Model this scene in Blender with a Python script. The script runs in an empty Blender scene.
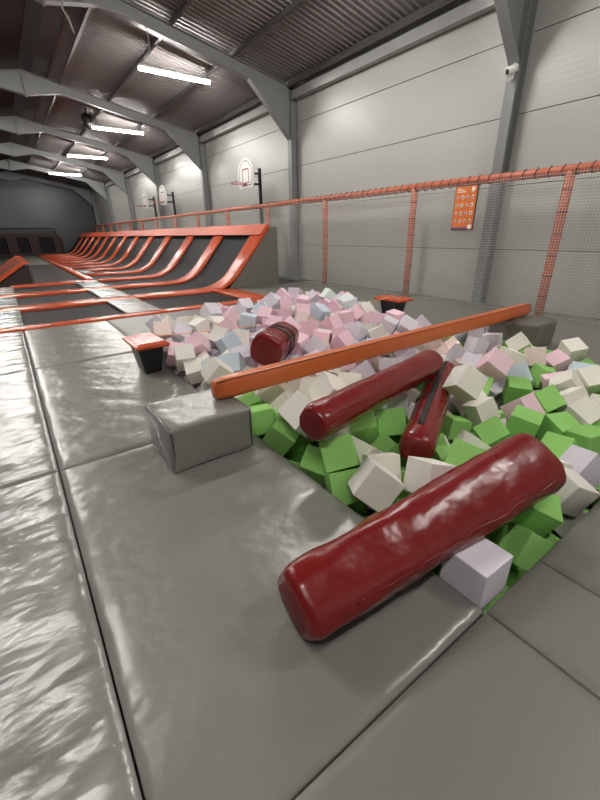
import bpy, bmesh, math, random
from mathutils import Vector, Matrix, Quaternion, noise

random.seed(7)
SC = bpy.context.scene
COL = SC.collection

# ------------------------------------------------------------------ materials
def srgb(r, g, b):
    def f(c):
        c /= 255.0
        return c / 12.92 if c <= 0.04045 else ((c + 0.055) / 1.055) ** 2.4
    return (f(r), f(g), f(b), 1.0)

def mat(name, col, rough=0.5, metal=0.0, spec=0.5, bumps=(), vary=0.0, vscale=6.0, coat=0.0, coat_rough=0.1, obj_vary=0.0, stretch=None):
    """principled material with noise colour variation and a list of (scale, strength, distance, detail) noise bumps"""
    m = bpy.data.materials.new(name); m.use_nodes = True
    nt = m.node_tree; n = nt.nodes; l = nt.links
    p = n['Principled BSDF']
    p.inputs['Base Color'].default_value = col
    p.inputs['Roughness'].default_value = rough
    p.inputs['Metallic'].default_value = metal
    p.inputs['Specular IOR Level'].default_value = spec
    p.inputs['Coat Weight'].default_value = coat
    p.inputs['Coat Roughness'].default_value = coat_rough
    tc = n.new('ShaderNodeTexCoord'); vec = tc.outputs['Object']
    src = None
    if vary:
        nz = n.new('ShaderNodeTexNoise'); nz.inputs['Scale'].default_value = vscale; nz.inputs['Detail'].default_value = 4
        l.new(vec, nz.inputs['Vector'])
        hs = n.new('ShaderNodeHueSaturation'); hs.inputs['Color'].default_value = col
        mr = n.new('ShaderNodeMapRange'); mr.inputs['To Min'].default_value = 1 - vary; mr.inputs['To Max'].default_value = 1 + vary
        l.new(nz.outputs['Fac'], mr.inputs['Value']); l.new(mr.outputs['Result'], hs.inputs['Value'])
        src = hs
    if obj_vary:
        oi = n.new('ShaderNodeObjectInfo')
        hs2 = n.new('ShaderNodeHueSaturation'); hs2.inputs['Color'].default_value = col
        mr2 = n.new('ShaderNodeMapRange'); mr2.inputs['To Min'].default_value = 1 - obj_vary; mr2.inputs['To Max'].default_value = 1 + obj_vary * 0.6
        l.new(oi.outputs['Random'], mr2.inputs['Value']); l.new(mr2.outputs['Result'], hs2.inputs['Value'])
        if src: l.new(src.outputs['Color'], hs2.inputs['Color'])
        src = hs2
    if src: l.new(src.outputs['Color'], p.inputs['Base Color'])
    prev = None
    for (sc, st, dist, det) in bumps:
        nz = n.new('ShaderNodeTexNoise'); nz.inputs['Scale'].default_value = sc; nz.inputs['Detail'].default_value = det
        if stretch:
            mp = n.new('ShaderNodeMapping'); mp.inputs['Rotation'].default_value = (0, 0, stretch[1]); mp.inputs['Scale'].default_value = stretch[0]
            l.new(vec, mp.inputs['Vector']); l.new(mp.outputs['Vector'], nz.inputs['Vector'])
        else:
            l.new(vec, nz.inputs['Vector'])
        b = n.new('ShaderNodeBump'); b.inputs['Strength'].default_value = st; b.inputs['Distance'].default_value = dist
        l.new(nz.outputs['Fac'], b.inputs['Height'])
        if prev: l.new(prev.outputs['Normal'], b.inputs['Normal'])
        prev = b
    if prev: l.new(prev.outputs['Normal'], p.inputs['Normal'])
    return m

def emit(name, col, s):
    m = bpy.data.materials.new(name); m.use_nodes = True
    p = m.node_tree.nodes['Principled BSDF']
    p.inputs['Base Color'].default_value = col
    p.inputs['Emission Color'].default_value = col
    p.inputs['Emission Strength'].default_value = s
    return m

M = {}
M['mat_grey'] = mat('grey vinyl', srgb(126, 125, 119), 0.27, spec=0.5, bumps=((3.5, 0.30, 0.06, 2), (12, 0.30, 0.012, 3), (260, 0.10, 0.001, 1)), vary=0.04, vscale=2)
M['mat_grey_creased'] = mat('creased grey vinyl', srgb(128, 127, 122), 0.24, spec=0.5, bumps=((2.4, 0.5, 0.07, 2), (8, 0.30, 0.016, 3), (260, 0.08, 0.001, 1)), vary=0.04, vscale=2, stretch=((0.9, 1.8, 1), 0.35))
M['mat_matte'] = mat('dull grey vinyl', srgb(118, 117, 109), 0.42, spec=0.4, bumps=((3, 0.12, 0.03, 2), (300, 0.12, 0.001, 1)), vary=0.04, vscale=2)
M['panel_grey'] = mat('grey panel vinyl', srgb(112, 109, 101), 0.5, spec=0.35, bumps=((5, 0.1, 0.02, 2),))
M['panel_brown'] = mat('dark brown grey fabric', srgb(60, 53, 50), 0.75, spec=0.2, bumps=((300, 0.2, 0.002, 1),))
M['seam_dark'] = mat('dark seam', srgb(58, 56, 52), 0.5)
M['piping'] = mat('grey piping', srgb(80, 79, 74), 0.35)
M['orange_pad'] = mat('orange vinyl pad', srgb(196, 84, 48), 0.25, spec=0.5, bumps=((3, 0.4, 0.06, 3), (9, 0.6, 0.03, 3)), vary=0.05)
M['orange_dull'] = mat('dull orange vinyl pad', srgb(196, 84, 48), 0.5, spec=0.35, vary=0.05)
M['orange_beam'] = mat('orange leatherette', srgb(200, 102, 52), 0.33, spec=0.45, bumps=((5, 0.2, 0.02, 3), (30, 0.15, 0.003, 3)), vary=0.07, vscale=9)
M['orange_line'] = mat('orange seam', srgb(120, 55, 28), 0.5)
M['orange_post'] = mat('orange foam sleeve', srgb(196, 110, 84), 0.45, spec=0.4, bumps=((12, 0.2, 0.01, 2),), vary=0.06)
M['orange_strap'] = mat('orange webbing', srgb(226, 150, 110), 0.7, bumps=((200, 0.2, 0.001, 1),))
M['black_bed'] = mat('black trampoline mesh', srgb(30, 30, 31), 0.65, spec=0.15, bumps=((220, 0.35, 0.002, 1),), vary=0.06)
M['black_stand'] = mat('black powder coat', srgb(30, 30, 31), 0.4, bumps=((150, 0.1, 0.001, 1),))
M['red_vinyl'] = mat('dark red vinyl', srgb(120, 26, 25), 0.27, spec=0.5, bumps=((4, 0.4, 0.05, 3), (9, 0.14, 0.02, 2)), vary=0.05, vscale=3)
M['red_end'] = mat('dull dark red vinyl', srgb(112, 30, 32), 0.55, spec=0.35, bumps=((9, 0.3, 0.02, 3),))
M['red_seam'] = mat('red seam', srgb(70, 14, 14), 0.5)
M['strap_black'] = mat('black webbing', srgb(36, 31, 29), 0.7, bumps=((200, 0.3, 0.001, 1),))
fb = ((90, 0.25, 0.003, 3),)
M['G'] = mat('green foam', srgb(148, 202, 112), 0.9, spec=0.2, bumps=fb, obj_vary=0.16, vary=0.03)
M['W'] = mat('cream foam', srgb(236, 231, 221), 0.9, spec=0.2, bumps=fb, obj_vary=0.09, vary=0.02)
M['P'] = mat('pink foam', srgb(238, 203, 214), 0.9, spec=0.2, bumps=fb, obj_vary=0.09, vary=0.02)
M['P2'] = mat('peach foam', srgb(238, 217, 210), 0.9, spec=0.2, bumps=fb, obj_vary=0.07, vary=0.02)
M['L'] = mat('lavender grey foam', srgb(218, 212, 221), 0.9, spec=0.2, bumps=fb, obj_vary=0.08, vary=0.02)
M['B'] = mat('pale blue foam', srgb(206, 218, 228), 0.9, spec=0.2, bumps=fb, obj_vary=0.06, vary=0.02)
M['M'] = mat('mint white foam', srgb(222, 232, 229), 0.9, spec=0.2, bumps=fb, obj_vary=0.06, vary=0.02)
M['steel'] = mat('grey painted steel', srgb(128, 130, 130), 0.42, spec=0.45, bumps=((40, 0.05, 0.003, 2),), vary=0.05, vscale=1.5)
M['steel_light'] = mat('pale galvanised steel', srgb(165, 166, 164), 0.35, metal=0.3, vary=0.06)
M['roof'] = mat('corrugated roof sheet', srgb(124, 119, 118), 0.56, metal=0.15, spec=0.5, vary=0.05, vscale=1.0)
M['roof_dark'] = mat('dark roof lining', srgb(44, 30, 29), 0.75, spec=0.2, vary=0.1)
M['ridge'] = mat('dark ridge flashing', srgb(62, 60, 62), 0.5, spec=0.3, vary=0.1)
M['purlin'] = mat('dark purlin steel', srgb(84, 82, 82), 0.4, metal=0.3)
M['concrete'] = mat('dark floor', srgb(70, 69, 66), 0.8, bumps=((40, 0.2, 0.004, 3),), vary=0.1)
M['white'] = mat('white painted board', srgb(232, 230, 228), 0.4)
M['plastic_white'] = mat('white plastic', srgb(222, 222, 220), 0.4)
M['black'] = mat('black paint', srgb(26, 25, 26), 0.45)
M['red_mark'] = mat('dull red print', srgb(150, 70, 70), 0.6)
M['rim'] = mat('faded orange rim', srgb(190, 110, 100), 0.45)
M['net'] = mat('white netting cord', srgb(222, 221, 216), 0.8, spec=0.2)
M['far_red'] = mat('dark maroon pad', srgb(46, 14, 14), 0.6)
M['far_black'] = mat('black far mesh', srgb(18, 17, 18), 0.8)
M['cable'] = mat('grey cable', srgb(150, 148, 144), 0.6)
M['sign_orange'] = mat('orange print', srgb(226, 122, 60), 0.45)
M['sign_white'] = mat('white print', srgb(240, 232, 226), 0.5)
M['sign_purple'] = mat('purple print', srgb(112, 92, 138), 0.5)
M['sign_dark'] = mat('dark print', srgb(70, 44, 34), 0.5)
M['tube'] = emit('lit lamp diffuser', (1.0, 0.97, 0.92, 1), 60)

def wall_mat(name, col, axis_wave=True):
    m = mat(name, col, 0.36, spec=0.5, vary=0.03, vscale=0.6)
    nt = m.node_tree; n = nt.nodes; l = nt.links
    tc = [x for x in n if x.type == 'TEX_COORD'][0]
    w = n.new('ShaderNodeTexWave'); w.wave_type = 'BANDS'; w.bands_direction = 'Z'; w.inputs['Scale'].default_value = 3.2
    w.inputs['Distortion'].default_value = 0.15
    nz = n.new('ShaderNodeTexNoise'); nz.inputs['Scale'].default_value = 0.9; nz.inputs['Detail'].default_value = 2
    l.new(tc.outputs['Object'], w.inputs['Vector']); l.new(tc.outputs['Object'], nz.inputs['Vector'])
    b1 = n.new('ShaderNodeBump'); b1.inputs['Strength'].default_value = 0.05; b1.inputs['Distance'].default_value = 0.02
    b2 = n.new('ShaderNodeBump'); b2.inputs['Strength'].default_value = 0.12; b2.inputs['Distance'].default_value = 0.12
    l.new(w.outputs['Fac'], b1.inputs['Height']); l.new(nz.outputs['Fac'], b2.inputs['Height'])
    l.new(b1.outputs['Normal'], b2.inputs['Normal'])
    l.new(b2.outputs['Normal'], n['Principled BSDF'].inputs['Normal'])
    return m
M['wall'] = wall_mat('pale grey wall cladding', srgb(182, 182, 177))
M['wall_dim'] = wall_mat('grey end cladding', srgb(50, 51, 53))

# ------------------------------------------------------------------ helpers
def link(name, me, m, parent=None, loc=None):
    o = bpy.data.objects.new(name, me); COL.objects.link(o)
    if m is not None and hasattr(me, 'materials') and len(me.materials) == 0:
        me.materials.append(m)
    if parent is not None: o.parent = parent
    if loc is not None: o.location = loc
    return o

def obj(name, bm, m, parent=None, smooth=False, loc=None):
    me = bpy.data.meshes.new(name)
    bmesh.ops.recalc_face_normals(bm, faces=bm.faces)
    bm.to_mesh(me); bm.free()
    if smooth:
        for p in me.polygons: p.use_smooth = True
    if isinstance(m, (list, tuple)):
        for x in m: me.materials.append(x)
        m = None
    return link(name, me, m, parent, loc)

def tag(o, label, cat, group=None, kind=None):
    if label: o['label'] = label
    if cat: o['category'] = cat
    if group: o['group'] = group
    if kind: o['kind'] = kind
    return o

def thing(name, label, cat, loc=(0, 0, 0), rz=0.0, group=None):
    o = bpy.data.objects.new(name, None); COL.objects.link(o)
    o.empty_display_size = 0.1
    o.location = loc; o.rotation_euler = (0, 0, rz)
    return tag(o, label, cat, group)

def struct(o):
    o['kind'] = 'structure'; return o

def box(bm, lo, hi, bev=0.0, seg=2, mtx=None, mi=0):
    vs = [bm.verts.new((x, y, z)) for x in (lo[0], hi[0]) for y in (lo[1], hi[1]) for z in (lo[2], hi[2])]
    fs = [bm.faces.new([vs[i] for i in f]) for f in ((0, 1, 3, 2), (4, 6, 7, 5), (0, 4, 5, 1), (2, 3, 7, 6), (0, 2, 6, 4), (1, 5, 7, 3))]
    for f in fs: f.material_index = mi
    if bev > 0:
        es = list({e for f in fs for e in f.edges})
        r = bmesh.ops.bevel(bm, geom=es, offset=bev, segments=seg, affect='EDGES', profile=0.5)
        vs = list({v for f in r['faces'] for v in f.verts} | {v for v in vs if v.is_valid})
    if mtx is not None:
        bmesh.ops.transform(bm, matrix=mtx, verts=[v for v in vs if v.is_valid])
    return vs

def prism(bm, pts, axis, a, b):
    """extrude a 2D polygon along an axis: axis 1 -> pts are (x, z); axis 0 -> pts are (y, z); axis 2 -> (x, y)"""
    def P(p, t):
        return {0: (t, p[0], p[1]), 1: (p[0], t, p[1]), 2: (p[0], p[1], t)}[axis]
    A = [bm.verts.new(P(p, a)) for p in pts]; B = [bm.verts.new(P(p, b)) for p in pts]
    bm.faces.new(A); bm.faces.new(B[::-1])
    for i in range(len(pts)):
        j = (i + 1) % len(pts)
        bm.faces.new([A[i], B[i], B[j], A[j]])

def tube(bm, pts, r, n=8, caps=True, mi=0):
    pts = [Vector(p) for p in pts]; rings = []
    up = Vector((0, 0, 1))
    for i, p in enumerate(pts):
        d = (pts[min(i + 1, len(pts) - 1)] - pts[max(i - 1, 0)]).normalized()
        u = d.cross(up if abs(d.z) < 0.95 else Vector((1, 0, 0))).normalized(); w = u.cross(d)
        rr = r[i] if isinstance(r, (list, tuple)) else r
        rings.append([bm.verts.new(p + u * math.cos(2 * math.pi * k / n) * rr + w * math.sin(2 * math.pi * k / n) * rr) for k in range(n)])
    for a, b in zip(rings, rings[1:]):
        for k in range(n):
            f = bm.faces.new([a[k], a[(k + 1) % n], b[(k + 1) % n], b[k]]); f.material_index = mi
    if caps:
        bm.faces.new(rings[0]).material_index = mi; bm.faces.new(rings[-1][::-1]).material_index = mi

def ribbon(bm, pts, widths_dir, w, t):
    """flat strap with thickness t following pts; widths_dir = direction across"""
    pts = [Vector(p) for p in pts]; wd = Vector(widths_dir).normalized(); rings = []
    for i, p in enumerate(pts):
        d = (pts[min(i + 1, len(pts) - 1)] - pts[max(i - 1, 0)]).normalized()
        nn = d.cross(wd).normalized()
        rings.append([bm.verts.new(p + wd * sx * w / 2 + nn * sz * t / 2) for sx, sz in ((-1, -1), (1, -1), (1, 1), (-1, 1))])
    for a, b in zip(rings, rings[1:]):
        for k in range(4): bm.faces.new([a[k], a[(k + 1) % 4], b[(k + 1) % 4], b[k]])
    bm.faces.new(rings[0]); bm.faces.new(rings[-1][::-1])

BM = bmesh.new
CAPS = [((0.576, 0.886, 0.145), (2.18, 0.75, 0.255)), ((1.285, 1.69, 0.405), (3.03, 2.08, 0.365)), ((1.94, 1.38, 0.12), (3.42, 2.19, 0.16)), ((1.9, 3.26, 0.405), (2.42, 3.66, 0.4))]

# ------------------------------------------------------------------ setting: shell
WX, LX, RX = 8.6, -4.56, 2.02          # right wall, left wall, ridge
Y0, Y1 = -6.0, 47.0
def roof_z(x): return 6.95 - 0.19 * abs(x - RX)

PX0, PX1, PY0, PY1 = 1.31, 5.35, 0.49, 6.1      # foam pit opening
b = BM()
for lo, hi in (((LX, Y0, -0.2), (PX0 - .02, Y1, -0.06)), ((PX1 + .02, Y0, -0.2), (WX, Y1, -0.06)), ((PX0 - .02, Y0, -0.2), (PX1 + .02, PY0 - .02, -0.06)), ((PX0 - .02, PY1 + .02, -0.2), (PX1 + .02, Y1, -0.06))):
    box(b, lo, hi)
struct(obj('floor', b, M['concrete']))
b = BM()
box(b, (PX0 - .06, PY0 - .06, -1.0), (PX1 + .06, PY1 + .06, -0.9))
for lo, hi in (((PX0 - .06, PY0 - .06, -.9), (PX0 - .02, PY1 + .06, -.06)), ((PX1 + .02, PY0 - .06, -.9), (PX1 + .06, PY1 + .06, -.06)), ((PX0 - .02, PY0 - .06, -.9), (PX1 + .02, PY0 - .02, -.06)), ((PX0 - .02, PY1 + .02, -.9), (PX1 + .02, PY1 + .06, -.06))):
    box(b, lo, hi)
struct(obj('trim_1', b, M['panel_grey']))         # the lining of the sunken pit

# right wall: stacked cladding panels with narrow dark joints
b = BM(); z = -0.06
joints = [-0.06, 1.1, 2.3, 3.5, 4.7, 6.0]
for z0, z1 in zip(joints, joints[1:]):
    box(b, (WX, Y0, z0 + 0.006), (WX + .08, Y1, z1 - 0.006), 0.006, 1)
box(b, (WX + .012, Y0, -0.06), (WX + .1, Y1, 6.0), mi=1)
struct(obj('wall_right', b, [M['wall'], M['seam_dark']]))
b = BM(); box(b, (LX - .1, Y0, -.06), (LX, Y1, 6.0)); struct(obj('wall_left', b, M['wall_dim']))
b = BM()
pl = [(LX, -.06), (WX, -.06), (WX, roof_z(WX)), (RX, roof_z(RX)), (LX, roof_z(LX))]
prism(b, pl, 1, Y1 + .02, Y1 + .1)
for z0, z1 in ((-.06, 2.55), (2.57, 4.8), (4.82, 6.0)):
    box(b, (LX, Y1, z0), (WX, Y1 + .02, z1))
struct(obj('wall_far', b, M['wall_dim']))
b = BM(); prism(b, pl, 1, Y0 - .1, Y0); struct(obj('wall_near', b, M['wall']))

# roof: corrugated sheet on the right slope, dark lining on the left slope
def corrugated(x0, x1, pitch, depth):
    b = BM(); prev = None; y = Y0; xs = [x0 + (x1 - x0) * i / 6 for i in range(7)]
    prof = ((0, 0), (.28, 0), (.42, 1), (.86, 1))
    while y < Y1:
        for t, h in prof:
            row = [b.verts.new((x, y + t * pitch, roof_z(x) + h * depth)) for x in xs]
            if prev:
                for i in range(6): b.faces.new([prev[i], prev[i + 1], row[i + 1], row[i]])
            prev = row
        y += pitch
    return b
ceil = struct(obj('ceiling', corrugated(RX + .7, WX + .3, 0.17, 0.024), M['roof']))
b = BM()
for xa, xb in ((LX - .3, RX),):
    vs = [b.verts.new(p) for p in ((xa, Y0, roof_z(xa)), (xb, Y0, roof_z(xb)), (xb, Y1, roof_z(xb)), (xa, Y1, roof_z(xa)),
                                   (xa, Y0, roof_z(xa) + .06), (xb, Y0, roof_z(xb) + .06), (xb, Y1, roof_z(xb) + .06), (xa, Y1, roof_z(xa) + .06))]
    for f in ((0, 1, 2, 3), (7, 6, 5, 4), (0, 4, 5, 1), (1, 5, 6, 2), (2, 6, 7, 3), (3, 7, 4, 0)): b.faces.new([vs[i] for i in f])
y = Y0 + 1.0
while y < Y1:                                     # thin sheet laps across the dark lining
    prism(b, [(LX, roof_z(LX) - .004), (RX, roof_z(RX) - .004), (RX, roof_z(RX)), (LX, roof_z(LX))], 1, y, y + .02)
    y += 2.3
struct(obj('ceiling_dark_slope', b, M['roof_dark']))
b = BM()
prism(b, [(RX - .02, roof_z(RX) - .02), (RX + .34, roof_z(RX + .34) - .07), (RX + .78, roof_z(RX + .78) - .03), (RX + .78, roof_z(RX + .78) + .05), (RX - .02, roof_z(RX) + .09)], 1, Y0, Y1)
struct(obj('trim_2', b, M['ridge']))              # ridge flashing

# purlins along the hall (Z sections) and the pale eave strut
def zsec(b, x, sgn=1):
    t, h, wd = .012, .15, .07
    zt = roof_z(x) - .005
    pts = [(x, zt), (x + wd, zt), (x + wd, zt - t), (x + t, zt - t), (x + t, zt - h + t), (x + t, zt - h), (x - wd, zt - h), (x - wd, zt - h + t), (x, zt - h + t)]
    prism(b, pts, 1, Y0 + .02, Y1 - .02)
for i, x in enumerate((3.2, 4.8, 6.45)):
    b = BM(); zsec(b, x); struct(obj('roof_purlin', b, M['purlin']))
for x in (-3.0, -1.4, 0.3):
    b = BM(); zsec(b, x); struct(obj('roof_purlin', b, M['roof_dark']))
b = BM(); box(b, (8.37, Y0, 5.27), (8.56, Y1, 5.49)); struct(obj('trim_3', b, M['steel_light']))
b = BM(); box(b, (8.26, Y0, 5.56), (8.33, Y1, 5.72)); struct(obj('trim_4', b, M['purlin']))

# portal frames
def portal(y):
    root = bpy.data.objects.new('portal_frame', None); COL.objects.link(root); root.location = (RX, y, 0)
    struct(root)
    fw, ft = .20, .016
    def top(x): return 6.79 - .19 * x             # x measured from the ridge here
    for s in (1, -1):
        cin, cout = 6.31, 6.56
        b = BM()
        def plate(p, q, y0, y1, t):               # a plate standing on edge along p -> q
            p = Vector((p[0], p[1])); q = Vector((q[0], q[1])); d = (q - p).normalized(); n = Vector((-d.y, d.x)) * t
            prism(b, [(s * a.x, a.y) for a in (p, q, q + n, p + n)], 1, y0, y1)
        plate((cin, -.06), (cin, 5.5), -fw / 2, fw / 2, ft)
        plate((cout, -.06), (cout, 5.6), -fw / 2, fw / 2, ft)
        prism(b, [(s * cin, -.06), (s * cout, -.06), (s * cout, 5.58), (s * cin, 5.58)], 1, -.006, .006)
        box(b, (min(s * (cin - .06), s * (cout + .04)), -.15, -.06), (max(s * (cin - .06), s * (cout + .04)), .15, -.04))
        obj('column', b, M['steel'], root)
        b = BM()
        d = .30
        plate((0, top(0)), (cout, top(cout)), -fw / 2, fw / 2, ft)
        plate((1.1, top(1.1) - d), (5.0, top(5.0) - d), -fw / 2, fw / 2, ft)
        plate((0, 6.08), (1.1, top(1.1) - d), -fw / 2, fw / 2, ft)
        web = [(0, top(0)), (cout, top(cout)), (cout, top(cout) - d), (5.0, top(5.0) - d), (1.1, top(1.1) - d), (0, 6.09)]
        prism(b, [(s * a, c) for a, c in web], 1, -.006, .006)
        box(b, (min(0, s * .02), -fw / 2, 6.05), (max(0, s * .02), fw / 2, top(0)))
        obj('rafter', b, M['steel'], root)
        b = BM()
        plate((4.9, top(4.9) - d), (cin, 4.2), -fw / 2, fw / 2, ft)
        prism(b, [(s * 4.95, top(4.95) - d), (s * cin, top(cin) - d), (s * cin, 4.22)], 1, -.008, .008)
        box(b, (min(s * (cin - .02), s * cin), -fw / 2, 4.15), (max(s * (cin - .02), s * cin), fw / 2, 5.5))
        obj('haunch', b, M['steel'], root)
    return root
for y in (-2.4, 4.82, 12.0, 19.2, 26.0, 32.8, 39.6, 46.3): portal(y)

# ------------------------------------------------------------------ lamps
def make_lamp():
    root = thing('ceiling_lamp', '', 'lamp')
    b = BM(); box(b, (-1.06, -.06, .03), (1.06, .06, .09), .01, 1); obj('housing', b, M['plastic_white'], root)
    b = BM(); tube(b, [(-1.04, 0, 0), (1.04, 0, 0)], .055, 12); obj('diffuser', b, M['tube'], root, True)
    for x in (-.85, .85):
        b = BM(); tube(b, [(x, 0, .08), (x, 0, 1.2)], .006, 6); obj('hanging_wire', b, M['cable'], root)
    return root
def copy_tree(o):
    c = o.copy(); COL.objects.link(c)
    for ch in o.children:
        k = ch.copy(); COL.objects.link(k); k.parent = c
        for g in ch.children:
            q = g.copy(); COL.objects.link(q); q.parent = k
    return c
lamps = [(5.35, 13.45, 'lit strip lamp nearest to the viewer, longest bright strip under the roof'),
         (5.45, 21.1, 'second lit strip lamp along the hall, behind the nearest one'),
         (5.4, 28.6, 'third lit strip lamp along the hall, between two rafters'),
         (5.2, 36.9, 'farthest and smallest lit strip lamp under the roof')]
proto = make_lamp(); first = True
def hang(l, x, y, lab):
    l.location = (x, y, 5.75); tag(l, lab, 'lamp', 'strip lamps under the roof')
    for ch in l.children:
        if ch.name.startswith('hanging_wire'):
            lx = -.85 if ch['side'] < 0 else .85
            ch.scale = (1, 1, 1)
for ch, s in zip([c for c in proto.children if c.name.startswith('hanging_wire')], (-1, 1)): ch['side'] = s
def wires_to_roof(l):
    # stretch each hanging wire so it ends at the sheet above
    for ch in l.children:
        if 'side' in ch.keys():
            x = l.location.x + ch['side'] * .85
            need = roof_z(x) - l.location.z - .08
            ch.scale = (1, 1, need / 1.12); ch.location = (0, 0, .08 - .08 * need / 1.12)
for i, (x, y, lab) in enumerate(lamps):
    l = proto if i == 0 else copy_tree(proto)
    hang(l, x, y, lab); wires_to_roof(l)
for y in (-1.2, 6.1):
    l = copy_tree(proto); hang(l, 5.35, y, 'lit strip lamp over the foam pit, out of the picture'); wires_to_roof(l)
for y in (-1.2, 6.1, 13.45, 21.1, 28.6):
    l = copy_tree(proto); hang(l, -1.3, y, 'lit strip lamp on the left roof slope, out of the picture'); wires_to_roof(l)

# ------------------------------------------------------------------ floor mats
def make_mat(x0, x1, y0, y1, m, label, crease=0.0, seed=0, name='floor_mat', cat='mat', group='grey vinyl floor mats', z=0.0, th=.056, nx=None):
    g = .004
    x0 += g; x1 -= g; y0 += g; y1 -= g
    cx, cy = (x0 + x1) / 2, (y0 + y1) / 2; w, h = x1 - x0, y1 - y0
    b = BM()
    nx = max(6, int(w / .05)); ny = max(6, int(h / .05)); nx = min(nx, 60); ny = min(ny, 70)
    def pos(n, L):
        e = [0, .004, .012, .024, .045]
        inner = [e[-1] + (L - 2 * e[-1]) * i / n for i in range(n + 1)]
        return e[:-1] + inner + [L - v for v in e[:-1][::-1]]
    X = pos(nx, w); Y = pos(ny, h)
    grid = []
    for v in Y:
        row = []
        for u in X:
            d = min(u, w - u, v, h - v)
            t = min(d / .045, 1); zz = -.016 * (1 - t) ** 2
            puff = min(d / .3, 1)
            zz += crease * puff * (noise.noise((u * 1.6 + seed, v * 3.2 + u * 1.5, seed)) * .010 + noise.noise((u * 4 + seed, v * 9 + u * 4, 3)) * .003)
            row.append(b.verts.new((x0 + u - cx, y0 + v - cy, zz)))
        grid.append(row)
    for i in range(len(Y) - 1):
        for j in range(len(X) - 1):
            b.faces.new([grid[i][j], grid[i][j + 1], grid[i + 1][j + 1], grid[i + 1][j]])
    edge = [grid[0][j] for j in range(len(X))] + [grid[i][-1] for i in range(1, len(Y))] + [grid[-1][j] for j in range(len(X) - 2, -1, -1)] + [grid[i][0] for i in range(len(Y) - 2, 0, -1)]
    low = [b.verts.new((v.co.x, v.co.y, -th)) for v in edge]
    for i in range(len(edge)):
        j = (i + 1) % len(edge); b.faces.new([edge[i], low[i], low[j], edge[j]])
    b.faces.new(low)
    o = obj(name, b, m, None, True, (cx, cy, z))
    tag(o, label, cat, group)
    return o
MG, MC, MM = M['mat_grey'], M['mat_grey_creased'], M['mat_matte']
SX = -.06
make_mat(SX, PX0, .48, 2.85, MG, 'large grey floor mat under the grey vinyl block, left of the foam pit', .5, 1)
make_mat(SX, PX0, 2.85, 5.62, MG, 'grey floor mat carrying the nearer orange-topped black stand', .8, 2)
make_mat(SX, PX0, 5.62, 8.25, MG, 'shiny grey floor mat between the black stand and the first orange strip', .9, 3)
make_mat(SX, PX0, -.9, .48, MM, 'grey floor mat at the bottom edge of the picture, in front of the long seam', .3, 4)
make_mat(-1.43, SX, .1, 2.85, MC, 'shiny creased grey floor mat at the lower left corner', 1.0, 5)
make_mat(-1.43, SX, 2.85, 5.62, MC, 'shiny creased grey floor mat at the left edge, beyond the lower left one', 1.3, 6)
make_mat(-1.43, SX, 5.62, 8.25, MC, 'shiny grey floor mat at the left edge touching the first orange strip', 1.3, 7)
make_mat(-2.8, -1.43, .1, 2.85, MC, 'grey floor mat left of the picture', 1.0, 8)
make_mat(-2.8, -1.43, 2.85, 5.62, MC, 'grey floor mat left of the picture', 1.0, 9)
make_mat(-2.8, -1.43, 5.62, 8.25, MC, 'grey floor mat left of the picture', 1.0, 10)
make_mat(PX0, 1.785, -.9, .48, MM, 'narrow dull grey floor mat at the near corner of the foam pit', .2, 11)
make_mat(1.785, 3.15, -.9, .48, MM, 'dull grey floor mat along the near pit edge at the right of the picture', .2, 12)
make_mat(3.15, 4.5, -.9, .48, MM, 'grey floor mat right of the picture', .2, 13)
make_mat(4.5, 8.28, -.9, .48, MM, 'grey floor mat right of the picture', .2, 14)
make_mat(PX1, 8.28, .48, 4.0, MM, 'grey floor mat between the right pit edge and the net, under the dark grey block', .2, 15)
make_mat(PX1, 8.28, 4.0, 8.25, MM, 'grey floor mat between the pit and the net, behind the far orange-topped stand', .2, 16)
make_mat(PX0, 3.3, PY1, 8.25, MM, 'grey floor mat strip behind the pit, left half, along the orange strip', .3, 17)
make_mat(3.3, PX1, PY1, 8.25, MM, 'grey floor mat strip behind the pit, right half, along the orange strip', .3, 18)
make_mat(5.25, 8.28, 8.25, 10.75, MM, 'grey floor mat in front of the grey triangular end panel', .2, 19)
make_mat(SX, -.055, -.9, -.89, MM, None) if False else None

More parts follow.
